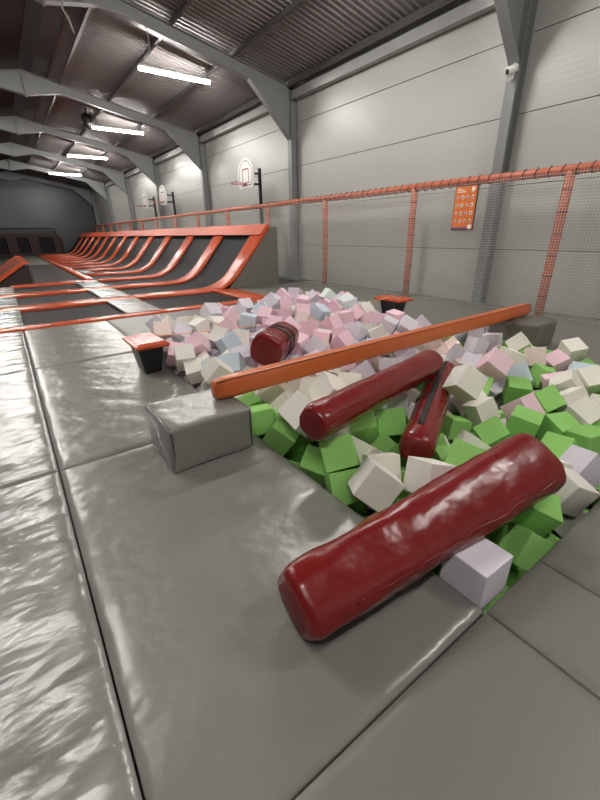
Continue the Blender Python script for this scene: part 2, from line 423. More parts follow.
# ------------------------------------------------------------------ trampolines
ROW0, STEP, NROW = 10.95, 2.65, 13
SL = math.atan2(1.69, 1.48)
def slope_profile(dz=0.0):
    """x, z along the wall trampoline: flat, a rounded bend, then the straight slope; dz lifts it along its normal"""
    pts = [(2.52, 0.0, 0.0), (3.6, 0.0, 0.0)]
    xb, t = 5.05, .62
    for i in range(9):
        a = SL * i / 8; r = t / math.tan((math.pi - SL) / 2)
        r = t / math.tan(SL / 2)
        pts.append((xb - t + r * math.sin(a), r * (1 - math.cos(a)), a))
    pts.append((6.53, 1.69, SL))
    return [(x - math.sin(a) * dz, z + math.cos(a) * dz) for x, z, a in pts]
def sheet(b, prof_top, prof_bot, y0, y1, n=1, puff=0.0):
    rows = []
    ys = [y0 + (y1 - y0) * i / n for i in range(n + 1)]
    T = []
    for i, y in enumerate(ys):
        k = i / n if n else 0
        T.append([b.verts.new((x, y, z + puff * math.sin(math.pi * k))) for x, z in prof_top])
    for a, c in zip(T, T[1:]):
        for i in range(len(prof_top) - 1): b.faces.new([a[i], a[i + 1], c[i + 1], c[i]])
    Bt = [[b.verts.new((x, y, z)) for x, z in prof_bot] for y in (ys[0], ys[-1])]
    m = len(prof_top)
    for i in range(m - 1):
        b.faces.new([Bt[0][i + 1], Bt[0][i], Bt[1][i], Bt[1][i + 1]])
        b.faces.new([T[0][i], Bt[0][i], Bt[0][i + 1], T[0][i + 1]])
        b.faces.new([T[-1][i + 1], Bt[1][i + 1], Bt[1][i], T[-1][i]])
    b.faces.new([T[0][0]] + [t[0] for t in T[1:]] + [Bt[1][0], Bt[0][0]])
    b.faces.new([T[0][-1]] + [t[-1] for t in T[1:]] + [Bt[1][-1], Bt[0][-1]])
PAD, BED = .03, -.035
ordw = ['nearest', 'second', 'third', 'fourth', 'fifth', 'sixth', 'seventh', 'eighth', 'ninth', 'tenth', 'eleventh', 'twelfth', 'thirteenth', 'fourteenth', 'fifteenth']
PW = .33                                          # half width of a divider pad
for i in range(NROW):
    y = ROW0 + STEP * i
    lab = 'wall trampoline with black bed curving up the right wall, %s of the row' % (ordw[i] if i < NROW - 1 else 'farthest')
    t = thing('wall_trampoline', lab, 'trampoline', (0, y, 0), 0, 'curved trampolines along the right wall')
    b = BM(); sheet(b, slope_profile(BED), slope_profile(BED - .02), PW * .6, STEP - PW * .6, 4, -.03); obj('bed', b, M['black_bed'], t, False)
    b = BM(); sheet(b, slope_profile(PAD), slope_profile(BED - .03), -PW, PW, 6, .02); obj('divider_pad', b, M['orange_pad'], t, True)
top = Vector((6.53, 1.69)); d = Vector((math.cos(SL), math.sin(SL))); nrm = Vector((-d.y, d.x))
q = [top + nrm * .07 + d * .02, top + nrm * .07 - d * .36, top + nrm * .034 - d * .36, top + nrm * .034 + d * .02]
bays = sorted([o for o in COL.objects if o.name.startswith('wall_trampoline')], key=lambda o: o.location.y)
for i, t in enumerate(bays):
    b = BM(); prism(b, [tuple(v) for v in q], 1, -PW, STEP - PW); obj('top_pad', b, M['orange_dull'], t)
    b = BM(); prism(b, [(6.62, 1.62), (6.84, 1.62), (6.84, -.05), (6.76, -.05), (6.76, 1.5)], 1, -PW + .10, STEP - PW); obj('back_board', b, M['panel_grey'], t)
    if i == 0:
        b = BM(); prism(b, [(5.06, -.05), (6.55, 1.66), (6.84, 1.66), (6.84, -.05)], 1, -PW + .02, -PW + .10)
        e = obj('end_panel', b, M['panel_grey'], t); e['label'] = 'grey triangular end panel'

# first row: flat trampoline at the right with its border pads
def flat_tramp(label, x0, x1, y0, y1, group, near=None, right=None, m=None):
    t = thing('flat_trampoline', label, 'trampoline', ((x0 + x1) / 2, (y0 + y1) / 2, 0), 0, group)
    cx, cy = t.location.x, t.location.y
    b = BM(); box(b, (x0 - cx, y0 - cy, BED - .02), (x1 - cx, y1 - cy, BED)); obj('bed', b, m or M['black_bed'], t)
    for lo, hi in (near or []):
        b = BM(); box(b, (lo[0] - cx, lo[1] - cy, BED - .03), (hi[0] - cx, hi[1] - cy, PAD), .02, 2); obj('border_pad', b, M['orange_pad'], t, True)
    return t
flat_tramp('flat black trampoline in front of the sloped ones, right of the aisle mats', 2.52, 4.6, 8.6, ROW0 - PW, None,
           near=[((2.50, 8.26), (5.22, 8.56)), ((4.58, 8.52), (5.22, ROW0 - PW + .02))])
def centre_group(): return 'flat trampolines left of the aisle mats'
flat_tramp('flat black trampoline left of the aisle mats, nearest of the three there', 0.0, 1.74, 8.56, ROW0 - PW, centre_group(), near=[((-.9, 8.26), (2.50, 8.56))])
for i in range(2):
    y = ROW0 + STEP * i
    flat_tramp('flat black trampoline left of the aisle mats, %s' % ('the middle of three' if i == 0 else 'farthest of the three small ones'), 0.0, 1.74, y + PW, y + STEP - PW, centre_group(), near=[((-.9, y - PW), (2.5, y + PW))])
y = ROW0 + 2 * STEP
flat_tramp('long brownish grey trampoline bed in the centre of the hall', .66, 2.2, y + PW, 28.7, None, near=[((-.1, y - PW), (2.5, y + PW))], m=M['panel_brown'])
flat_tramp('far grey bed beyond the long brownish one, at the end of the hall', .66, 2.2, 28.75, 44.5, None, m=M['mat_matte'])
b = BM(); box(b, (2.22, 16.6, -.05), (2.48, 44.5, .05), .02, 2)
tag(obj('edge_pad', b, M['orange_pad'], None, True), 'long narrow orange edge pad beside the long brownish bed', 'pad')
# aisle mats between the beds
ys = [(8.56, ROW0 - PW), (ROW0 + PW, ROW0 + STEP - PW), (ROW0 + STEP + PW, ROW0 + 2 * STEP - PW)]
for i, (a, c) in enumerate(ys):
    make_mat(1.76, 2.5, a, c, MG, 'small shiny grey aisle mat between orange strips, %s of three' % ('nearest', 'middle', 'farthest')[i], .8, 30 + i, 'aisle_mat', 'mat', 'grey aisle mats', .03)
for i, (a, c) in enumerate([(8.56, ROW0 - PW), (ROW0 + PW, ROW0 + STEP - PW), (ROW0 + STEP + PW, ROW0 + 2 * STEP - PW)]):
    make_mat(-.95, -.02, a, c, MC, 'shiny grey mat between orange strips at the left edge, %s of three' % ('nearest', 'middle', 'farthest')[i], 1.2, 40 + i, 'aisle_mat', 'mat', 'shiny mats at the left edge', .03)
make_mat(2.5, 3.0, 19.3, 21.1, MG, 'small pale grey mat on the aisle beside the long narrow orange edge pad', .5, 50, 'aisle_mat', 'mat', None, .05)

# left sloped trampolines, seen from behind their raised ends
for i in range(3):
    y = 16.98 + STEP * i
    t = thing('sloped_trampoline', 'sloped trampoline with orange pad rising at the left edge, %s' % ('nearest one', 'second one', 'third one')[i], 'trampoline', (0, y, 0), 0, 'sloped trampolines at the left')
    b = BM()
    prism(b, [(-.62, -.05), (.50, .66), (.62, .66), (.62, .72), (.42, .74), (-.72, .02), (-.72, -.05)], 1, -.30, .30); obj('divider_pad', b, M['orange_pad'], t)
    b = BM(); prism(b, [(-2.2, .0), (-.72, .0), (.44, .68), (.44, .66), (-.70, -.03), (-2.2, -.03)], 1, .30, STEP - .30); obj('bed', b, M['panel_brown'], t)
    b = BM(); prism(b, [(-.55, -.05), (.52, .62), (.58, .62), (.58, -.05)], 1, -.26, -.22); obj('side_panel', b, M['panel_brown'], t)

# far end: dark trampoline wall with maroon pads
t = thing('end_wall_trampoline', 'dark trampoline wall with maroon pads across the far end of the hall', 'trampoline', (1.5, 45.2, 0))
b = BM()
box(b, (-4.8, 0, 1.45), (2.9, .2, 1.8)); box(b, (-4.8, -.1, -.05), (2.9, .2, .12))
for x in (-4.8, -3.4, -1.0, .65, 2.6): box(b, (x, -.05, 0), (x + (.75 if x > -3 else .4), .2, 1.5))
obj('maroon_frame', b, M['far_red'], t)
b = BM(); box(b, (-4.8, .2, 0), (2.9, .25, 1.6)); obj('bed', b, M['far_black'], t)
b = BM(); tube(b, [(-4.8, .3, 2.2), (2.9, .3, 2.2), (3.3, -.3, 0)], .05, 6); obj('top_rail', b, M['black'], t)
b = BM(); box(b, (-5.0, .35, -.05), (3.0, .42, 2.1)); obj('back_board', b, M['black'], t)

# ------------------------------------------------------------------ safety net fence at the right wall
t = thing('safety_net_fence', 'orange framed safety net with white mesh along the right wall', 'fence', (7.95, 6.5, 0))
ty = 6.5
b = BM(); tube(b, [(0, yy - ty, 2.39 + .008 * math.sin(yy * 1.3)) for yy in [-2 + i * .8 for i in range(60)]], .078, 10)
rail = obj('top_rail', b, M['orange_post'], t, True)
for k in range(-1, 14):
    yy = 3.3 + 3.2 * k
    b = BM(); tube(b, [(0, yy - ty, -.05), (0, yy - ty, .8), (0, yy - ty, 1.6), (0, yy - ty, 2.38)], .078, 10); p = obj('post', b, M['orange_post'], t, True)
    b = BM()
    for zz in (.35, .7, 1.05, 1.4, 1.75, 2.1):
        tube(b, [(0, yy - ty, zz - .012), (0, yy - ty, zz + .012)], .083, 10, False)
    obj('tie_band', b, M['orange_line'], p, True)
# the mesh itself: vertical and horizontal cords hanging just in front of the posts
b = BM(); CELL = .047; r = .0026
def sag(yy, zz): return -.10 + .025 * noise.noise((yy * .5, zz * .7, 2.0))
yy = .3
n = 0
while yy < 26:
    far = yy > 14
    zs = [0.0, .6, 1.2, 1.8, 2.36]
    rr = r
    pts = [(sag(yy, zz), yy - ty, zz) for zz in zs]
    tube(b, pts, rr, 3, False)
    yy += CELL if yy < 13 else CELL * 2
zz = .03
while zz < 2.34:
    tube(b, [(sag(q, zz), q - ty, zz + .008 * math.sin(q * 2)) for q in [.3 + .9 * i for i in range(29)]], r, 3, False)
    zz += CELL
obj('mesh_net', b, M['net'], t)
q = .4
while q < 14:
    b = BM(); tube(b, [(.0 + .088 * math.cos(a), q - ty + .012 * math.sin(a * 2), 2.39 + .088 * math.sin(a)) for a in [math.pi * 2 * i / 10 for i in range(11)]], .009, 4, False)
    obj('lacing_ring', b, M['seam_dark'], rail)
    q += .215

# rules sign hung on the net
t = thing('rules_sign', 'orange rules sign with rows of white pictograms hung on the net', 'sign', (7.80, 5.08, 1.9))
t.rotation_euler = (math.radians(0), 0, 0)
b = BM(); box(b, (-.012, -.25, -.41), (.012, .25, .41), .004, 1); obj('board', b, M['sign_dark'], t)
b = BM(); box(b, (-.016, -.235, -.395), (-.011, .235, .395)); obj('orange_print', b, M['sign_orange'], t)
def facing(b, y, z, w, h): box(b, (-.019, y - w / 2, z - h / 2), (-.0155, y + w / 2, z + h / 2))
b = BM()
for z, w in ((.35, .10), (.325, .15), (.295, .19)): facing(b, .19 - w / 2, z, w, .014)
obj('heading', b, M['sign_white'], t)
b = BM(); prism(b, [(-.19, .37), (-.12, .37), (-.12, .32), (-.155, .28), (-.19, .32)], 0, -.019, -.0155); obj('shield_mark', b, M['sign_white'], t)
for r_ in range(4):
    for c_ in range(4):
        y = .165 - .11 * c_; z = .20 - .145 * r_
        b = BM(); k = r_ * 4 + c_
        n_ = 8
        prism(b, [(y + .034 * math.cos(2 * math.pi * i / n_) * (1 if k % 3 else .8), z + .038 * math.sin(2 * math.pi * i / n_) * (1 if k % 2 else .75)) for i in range(n_)], 0, -.019, -.0155)
        p = obj('pictogram', b, M['sign_white'], t)
        b = BM(); box(b, (-.021, y - .008, z - .026), (-.0185, y + .008, z + .012)); box(b, (-.021, y - .024, z - .004), (-.0185, y + .02, z + .006)); obj('figure', b, M['sign_dark'], p)
b = BM(); facing(b, .05, -.37, .36, .04); obj('footer_band', b, M['sign_purple'], t)
b = BM(); prism(b, [(-.175 + .045 * math.cos(2 * math.pi * i / 12), -.345 + .045 * math.sin(2 * math.pi * i / 12)) for i in range(12)], 0, -.0195, -.0155); obj('round_mark', b, M['sign_white'], t)

# security camera on the first column
t = thing('security_camera', 'small white security camera with dark lens on the steel column', 'camera', (8.28, 4.78, 4.12))
b = BM(); tube(b, [(.05, 0, .09), (-.02, 0, .08), (-.04, 0, .03)], .03, 8); obj('bracket', b, M['plastic_white'], t, True)
b = BM(); tube(b, [(.02, -.06, .04), (-.02, .0, .02), (-.13, .05, -.02)], [.05, .065, .06], 12); bd = obj('camera_body', b, M['plastic_white'], t, True)
b = BM(); tube(b, [(-.128, .049, -.0195), (-.14, .055, -.024)], .042, 12); obj('lens', b, M['black'], bd, True)
b = BM(); tube(b, [(.03, 0, -.02), (-.02, 0, -.12), (-.1, .03, -.16)], [.02, .02, .012], 8); obj('lower_arm', b, M['plastic_white'], t, True)

# ------------------------------------------------------------------ basketball hoops
def hoop(x, y, label):
    t = thing('basketball_hoop', label, 'basketball hoop', (x, y, 0), 0, 'basketball hoops over the wall net')
    b = BM(); box(b, (.52, -.05, -.05), (.62, .05, 3.62), .008, 1); obj('pole', b, M['black'], t)
    b = BM()
    for z in (3.12, 3.45):
        box(b, (.05, -.03, z - .03), (.53, .03, z + .03))
    box(b, (.04, -.3, 3.05), (.09, -.24, 3.5)); box(b, (.04, .24, 3.05), (.09, .3, 3.5))
    obj('bracket_arm', b, M['black'], t)
    def outline(s):
        w = .56 * s; pts = [(-w * .78, -.45 * s), (w * .78, -.45 * s), (w, -.25 * s)]
        for i in range(9):
            a = math.pi * i / 8; pts.append((w * math.cos(a), -.0 + .47 * s * math.sin(a)))
        pts.append((-w, -.25 * s)); return [(p[0], p[1] + 3.43) for p in pts]
    b = BM(); prism(b, outline(1), 0, 0, .04); bd = obj('backboard', b, M['white'], t)
    def ring(b, o, i_, x0, x1):
        A = [b.verts.new((x0, *p)) for p in o]; Bv = [b.verts.new((x0, *p)) for p in i_]
        for k in range(len(o)):
            j = (k + 1) % len(o); b.faces.new([A[k], A[j], Bv[j], Bv[k]])
    b = BM(); ring(b, outline(.84), outline(.79), -.004, 0); obj('outline_print', b, M['black'], bd)
    b = BM()
    ring(b, [(-.24, 3.12), (.24, 3.12), (.24, 3.58), (-.24, 3.58)], [(-.2, 3.15), (.2, 3.15), (.2, 3.54), (-.2, 3.54)], -.004, 0); obj('target_square', b, M['red_mark'], bd)
    b = BM(); tube(b, [(-.33 + .235 * math.cos(a), .235 * math.sin(a), 3.1) for a in [2 * math.pi * i / 20 for i in range(21)]], .014, 6, False)
    box(b, (-.10, -.06, 3.06), (0, .06, 3.12)); obj('rim', b, M['rim'], t, True)
hoop(7.58, 13.7, 'white basketball hoop nearest to the viewer, beside the second steel column')
hoop(7.62, 23.0, 'far white basketball hoop, right one of the two close together')
hoop(7.62, 26.4, 'farthest white basketball hoop, left one of the two close together')

# ------------------------------------------------------------------ cables and heater under the roof
def cable(label, pts, r=.012, cat='cable', m='cable'):
    b = BM(); tube(b, pts, r, 6); tag(obj('hanging_cable', b, M[m], None, True), label, cat)
b = None
def cat_pts(a, c, s, n=10):
    a = Vector(a); c = Vector(c)
    return [a.lerp(c, i / n) - Vector((0, 0, s * 4 * (i / n) * (1 - i / n))) for i in range(n + 1)]
cable('pale cable hanging loose from the ridge near the top left', [(2.35, 11.86, 6.4), (2.36, 11.8, 6.2), (2.33, 11.85, 6.0), (2.42, 11.85, 5.86), (2.47, 11.86, 5.62)], .02)
cable('grey cable clipped along the nearest rafter and hanging down beside the lamp', [(2.4, 11.86, 6.30), (3.1, 11.87, 6.22), (3.7, 11.87, 6.20), (4.0, 11.87, 6.13), (4.10, 11.87, 6.08), (4.13, 11.87, 5.95), (4.12, 11.87, 5.6)], .014)
t = thing('roof_heater', 'dark round unit hanging from the roof left of the second lamp', 'heater', (4.35, 21.6, 6.0))
b = BM(); tube(b, [(-.1, -.45, .1), (-.05, -.2, .02), (.1, .15, 0), (.35, .45, .12)], [.18, .26, .26, .18], 14); obj('body', b, M['black'], t, True)
b = BM(); tube(b, [(0, 0, .2), (0, 0, .52)], .04, 8); tube(b, [(.25, .3, .2), (.25, .3, .46)], .04, 8); obj('mount', b, M['black'], t)

# ------------------------------------------------------------------ vinyl support blocks, beam, stands
def vinyl_block(lo, hi, label, m, rz=0):
    cx, cy = (lo[0] + hi[0]) / 2, (lo[1] + hi[1]) / 2
    t = thing('support_block', label, 'block', (cx, cy, 0), rz)
    w, d, h = (hi[0] - lo[0]) / 2, (hi[1] - lo[1]) / 2, hi[2]
    b = BM(); box(b, (-w, -d, 0), (w, d, h), .022, 3)
    bmesh.ops.subdivide_edges(b, edges=[e for e in b.edges if e.calc_length() > .2], cuts=7, use_grid_fill=True)
    for v in b.verts:
        v.co += Vector((noise.noise(v.co * 6), noise.noise(v.co * 6 + Vector((3, 1, 0))), noise.noise(v.co * 6 + Vector((0, 5, 2))))) * .006
        v.co.z = max(v.co.z, 0)
    obj('cover', b, m, t, True)
    for sx in (-1, 1):
        b = BM(); e = .006
        tube(b, [(sx * (w - .02), -d + .006, .02), (sx * (w - .02), -d + .0, h - .03), (sx * (w - .022), -d + .02, h - .004), (sx * (w - .022), d - .02, h - .002), (sx * (w - .02), d, h - .03), (sx * (w - .02), d, .02)], .007, 6)
        obj('piping', b, M['piping'], t, True)
    return t
vinyl_block((.575, 2.285, 0), (1.195, 2.83, .333), 'shiny grey vinyl block under the near end of the orange beam', M['mat_grey'])
vinyl_block((5.40, 2.22, 0), (5.98, 2.86, .335), 'dark grey vinyl block under the far end of the orange beam', M['panel_grey'])

# orange balance beam
t = thing('balance_beam', 'long orange padded balance beam lying across the foam pit', 'beam', (3.5, 2.62, 0))
b = BM(); n = 40
rings = []
for i in range(n + 1):
    u = i / n; x = 1.035 + (6.03 - 1.035) * u - 3.5
    yc = 2.575 + .09 * u - 2.62; zc = .416 + .012 * u
    w, h = .064, .083
    en = min(u, 1 - u) * 5.0
    k = min(1, .82 + en * 4)
    ring = []
    for j in range(16):
        a = 2 * math.pi * (j + .5) / 16
        c, s = math.cos(a), math.sin(a)
        ex = .45
        ring.append(b.verts.new((x, yc + math.copysign(abs(c) ** ex, c) * w * k, zc + math.copysign(abs(s) ** ex, s) * h * k + .003 * noise.noise((x * 3, a, 0)))))
    rings.append(ring)
for a, c in zip(rings, rings[1:]):
    for j in range(16): b.faces.new([a[j], a[(j + 1) % 16], c[(j + 1) % 16], c[j]])
b.faces.new(rings[0]); b.faces.new(rings[-1][::-1])
obj('cover', b, M['orange_beam'], t, True)
b = BM(); tube(b, [(1.04 + 4.95 * i / 20 - 3.5, 2.575 + .09 * i / 20 - .057 - 2.62, .416 + .012 * i / 20 + .076) for i in range(21)], .005, 5); obj('seam', b, M['orange_line'], t, True)

def stand(x, y, label):
    t = thing('slackline_stand', label, 'stand', (x, y, 0), 0, 'orange-topped slackline stands')
    b = BM()
    def rect(w, d, z): return [b.verts.new((sx * w, sy * d, z)) for sx, sy in ((-1, -1), (1, -1), (1, 1), (-1, 1))]
    A = rect(.095, .15, 0); C = rect(.145, .20, .325)
    for i in range(4): b.faces.new([A[i], A[(i + 1) % 4], C[(i + 1) % 4], C[i]])
    b.faces.new(A[::-1]); b.faces.new(C)
    bmesh.ops.bevel(b, geom=list(b.edges), offset=.01, segments=2, affect='EDGES')
    obj('base', b, M['black_stand'], t)
    b = BM()
    A = rect(.165, .29, .325); C = rect(.19, .315, .345); D = rect(.185, .31, .368); E = rect(.14, .26, .39)
    for p, q in ((A, C), (C, D), (D, E)):
        for i in range(4): b.faces.new([p[i], p[(i + 1) % 4], q[(i + 1) % 4], q[i]])
    b.faces.new(A[::-1]); b.faces.new(E)
    obj('top_pad', b, M['orange_pad'], t)
    return t
stand(1.10, 4.66, 'small black stand with orange top at the left edge of the foam pit')
stand(5.62, 4.86, 'small black stand with orange top behind the pit, near the net')
b = BM(); ribbon(b, cat_pts((1.24, 4.665, .398), (5.48, 4.855, .398), .10, 24), (0, 1, 0), .035, .004)
tag(obj('slackline', b, M['orange_strap'], None), 'thin pale orange slackline strap between the two orange-topped stands', 'slackline')

# ------------------------------------------------------------------ red bolsters
def bolster(name, label, A, B, r0, r1, m, roll=0.0, end_m=None, ex=.78, wr=.006, dome=.35):
    """padded log from A to B: rounded squarish section, puffed ends, wrinkled skin; returns (thing, point function)"""
    A = Vector(A); B = Vector(B); L = (B - A).length; d = (B - A) / L
    u = d.cross(Vector((0, 0, 1))).normalized(); w = u.cross(d).normalized()
    mid = (A + B) / 2
    t = thing(name, label, 'bolster', (mid.x, mid.y, mid.z - max(r0, r1)))
    base = Vector(t.location)
    N = 28
    def P(s, a, off=0.0):                         # s along 0..1, a angle around (0 = sideways, pi/2 = up)
        r = r0 + (r1 - r0) * s + off
        e = min(s, 1 - s) * L / (r * dome)
        k = math.sqrt(max(0, 1 - (1 - min(e, 1)) ** 2)) * .30 + .70 if e < 1 else 1
        c, sn = math.cos(a + roll), math.sin(a + roll)
        c2 = math.copysign(abs(c) ** ex, c); s2 = math.copysign(abs(sn) ** ex, sn)
        cr, sr = math.cos(-roll), math.sin(-roll)
        cc, ss = c2 * cr - s2 * sr, c2 * sr + s2 * cr
        p = A + d * (s * L) + (u * cc + w * ss) * r * k
        p += (u * cc + w * ss) * wr * (noise.noise((s * L * 5, c * 2.2, sn * 2.2 + r0 * 40)) + .6 * noise.noise((s * L * 11 + c * 3, c * 4, sn * 4)))
        return p - base
    b = BM(); S = [0, .004, .010, .018, .03, .045] + [.045 + .91 * i / 36 for i in range(1, 37)] + [.97, .982, .99, .996, 1]
    rings = [[b.verts.new(P(s, 2 * math.pi * j / N)) for j in range(N)] for s in S]
    for a, c in zip(rings, rings[1:]):
        for j in range(N): b.faces.new([a[j], a[(j + 1) % N], c[(j + 1) % N], c[j]])
    for ring, s, sg in ((rings[0], 0, -1), (rings[-1], 1, 1)):
        ctr = sum((v.co for v in ring), Vector()) / N
        ins = [b.verts.new(v.co.lerp(ctr, .5) + d * sg * r0 * .06) for v in ring]
        for j in range(N):
            f = b.faces.new([ring[j], ring[(j + 1) % N], ins[(j + 1) % N], ins[j]])
            f.material_index = 1
        f = b.faces.new(ins); f.material_index = 1
    obj('cover', b, [m, end_m or m], t, True)
    return t, P
def strip(t, P, name, pts, m, w=.01):
    b = BM(); tube(b, [P(s, a, .0) for s, a in pts], w, 6); return obj(name, b, m, t, True)
RV, RE = M['red_vinyl'], M['red_end']
t, P = bolster('bolster', 'large glossy dark red bolster lying across the near corner of the pit', CAPS[0][0], CAPS[0][1], .145, .182, RV, .55, RE, .62, .009)
strip(t, P, 'seam', [(.02 + .96 * i / 30, -.62 + .1 * math.sin(i * .6)) for i in range(31)], M['red_seam'], .006)
strip(t, P, 'seam', [(.12 + .8 * i / 30, .35 + .06 * math.sin(i * .9)) for i in range(31)], RV, .004)
b = BM()
for a0 in (-.95,):
    pts = [P(.04 + .92 * i / 24, a0, .002) for i in range(25)]
    tube(b, pts, .010, 6)
obj('shadow_seam', b, M['strap_black'], t, True)  # black tube drawn in for the shadow along the lower seam
t, P = bolster('bolster', 'long red bolster just behind, its far end lying on the strapped one', CAPS[1][0], CAPS[1][1], .118, .118, RV, .5, RE, .8, .005, .6)
strip(t, P, 'seam', [(.02 + .96 * i / 30, .62 + .05 * math.sin(i * .7)) for i in range(31)], RV, .004)
strip(t, P, 'seam', [(.02 + .96 * i / 30, .05 + .05 * math.sin(i * .8)) for i in range(31)], RV, .004)
t, P = bolster('bolster', 'red bolster with a black strap along its top, between the other bolsters', CAPS[2][0], CAPS[2][1], .124, .124, RV, .2, RV, .85, .005, .8)
def patch(t, P, name, s0, s1, a0, a1, m, off=.004, n=14, k=6):
    b = BM(); rows = [[b.verts.new(P(s0 + (s1 - s0) * i / n, a0 + (a1 - a0) * j / k, off)) for j in range(k + 1)] for i in range(n + 1)]
    low = [[b.verts.new(P(s0 + (s1 - s0) * i / n, a0 + (a1 - a0) * j / k, -.004)) for j in range(k + 1)] for i in range(n + 1)]
    for i in range(n):
        for j in range(k): b.faces.new([rows[i][j], rows[i][j + 1], rows[i + 1][j + 1], rows[i + 1][j]])
    for i in range(n):
        b.faces.new([rows[i][0], rows[i + 1][0], low[i + 1][0], low[i][0]]); b.faces.new([rows[i][k], rows[i + 1][k], low[i + 1][k], low[i][k]])
    for j in range(k):
        b.faces.new([rows[0][j], rows[0][j + 1], low[0][j + 1], low[0][j]]); b.faces.new([rows[n][j], rows[n][j + 1], low[n][j + 1], low[n][j]])
    return obj(name, b, m, t, True)
patch(t, P, 'strap', .10, .99, 1.42, 1.72, M['strap_black'], .005, 20, 3)
for s in (.42, .60): patch(t, P, 'cross_strap', s, s + .018, 1.70, 3.1, M['strap_black'], .005, 2, 10)
t, P = bolster('bolster', 'dull red bolster seen end-on behind the orange beam, with black straps', CAPS[3][0], CAPS[3][1], .172, .165, RV, .35, RE, .72, .008, .25)
for s in (.42, .62): patch(t, P, 'strap', s, s + .07, -1.2, 2.2, M['strap_black'], .006, 2, 16)
patch(t, P, 'buckle_strap', .30, .72, .35, .52, M['strap_black'], .007, 8, 2)

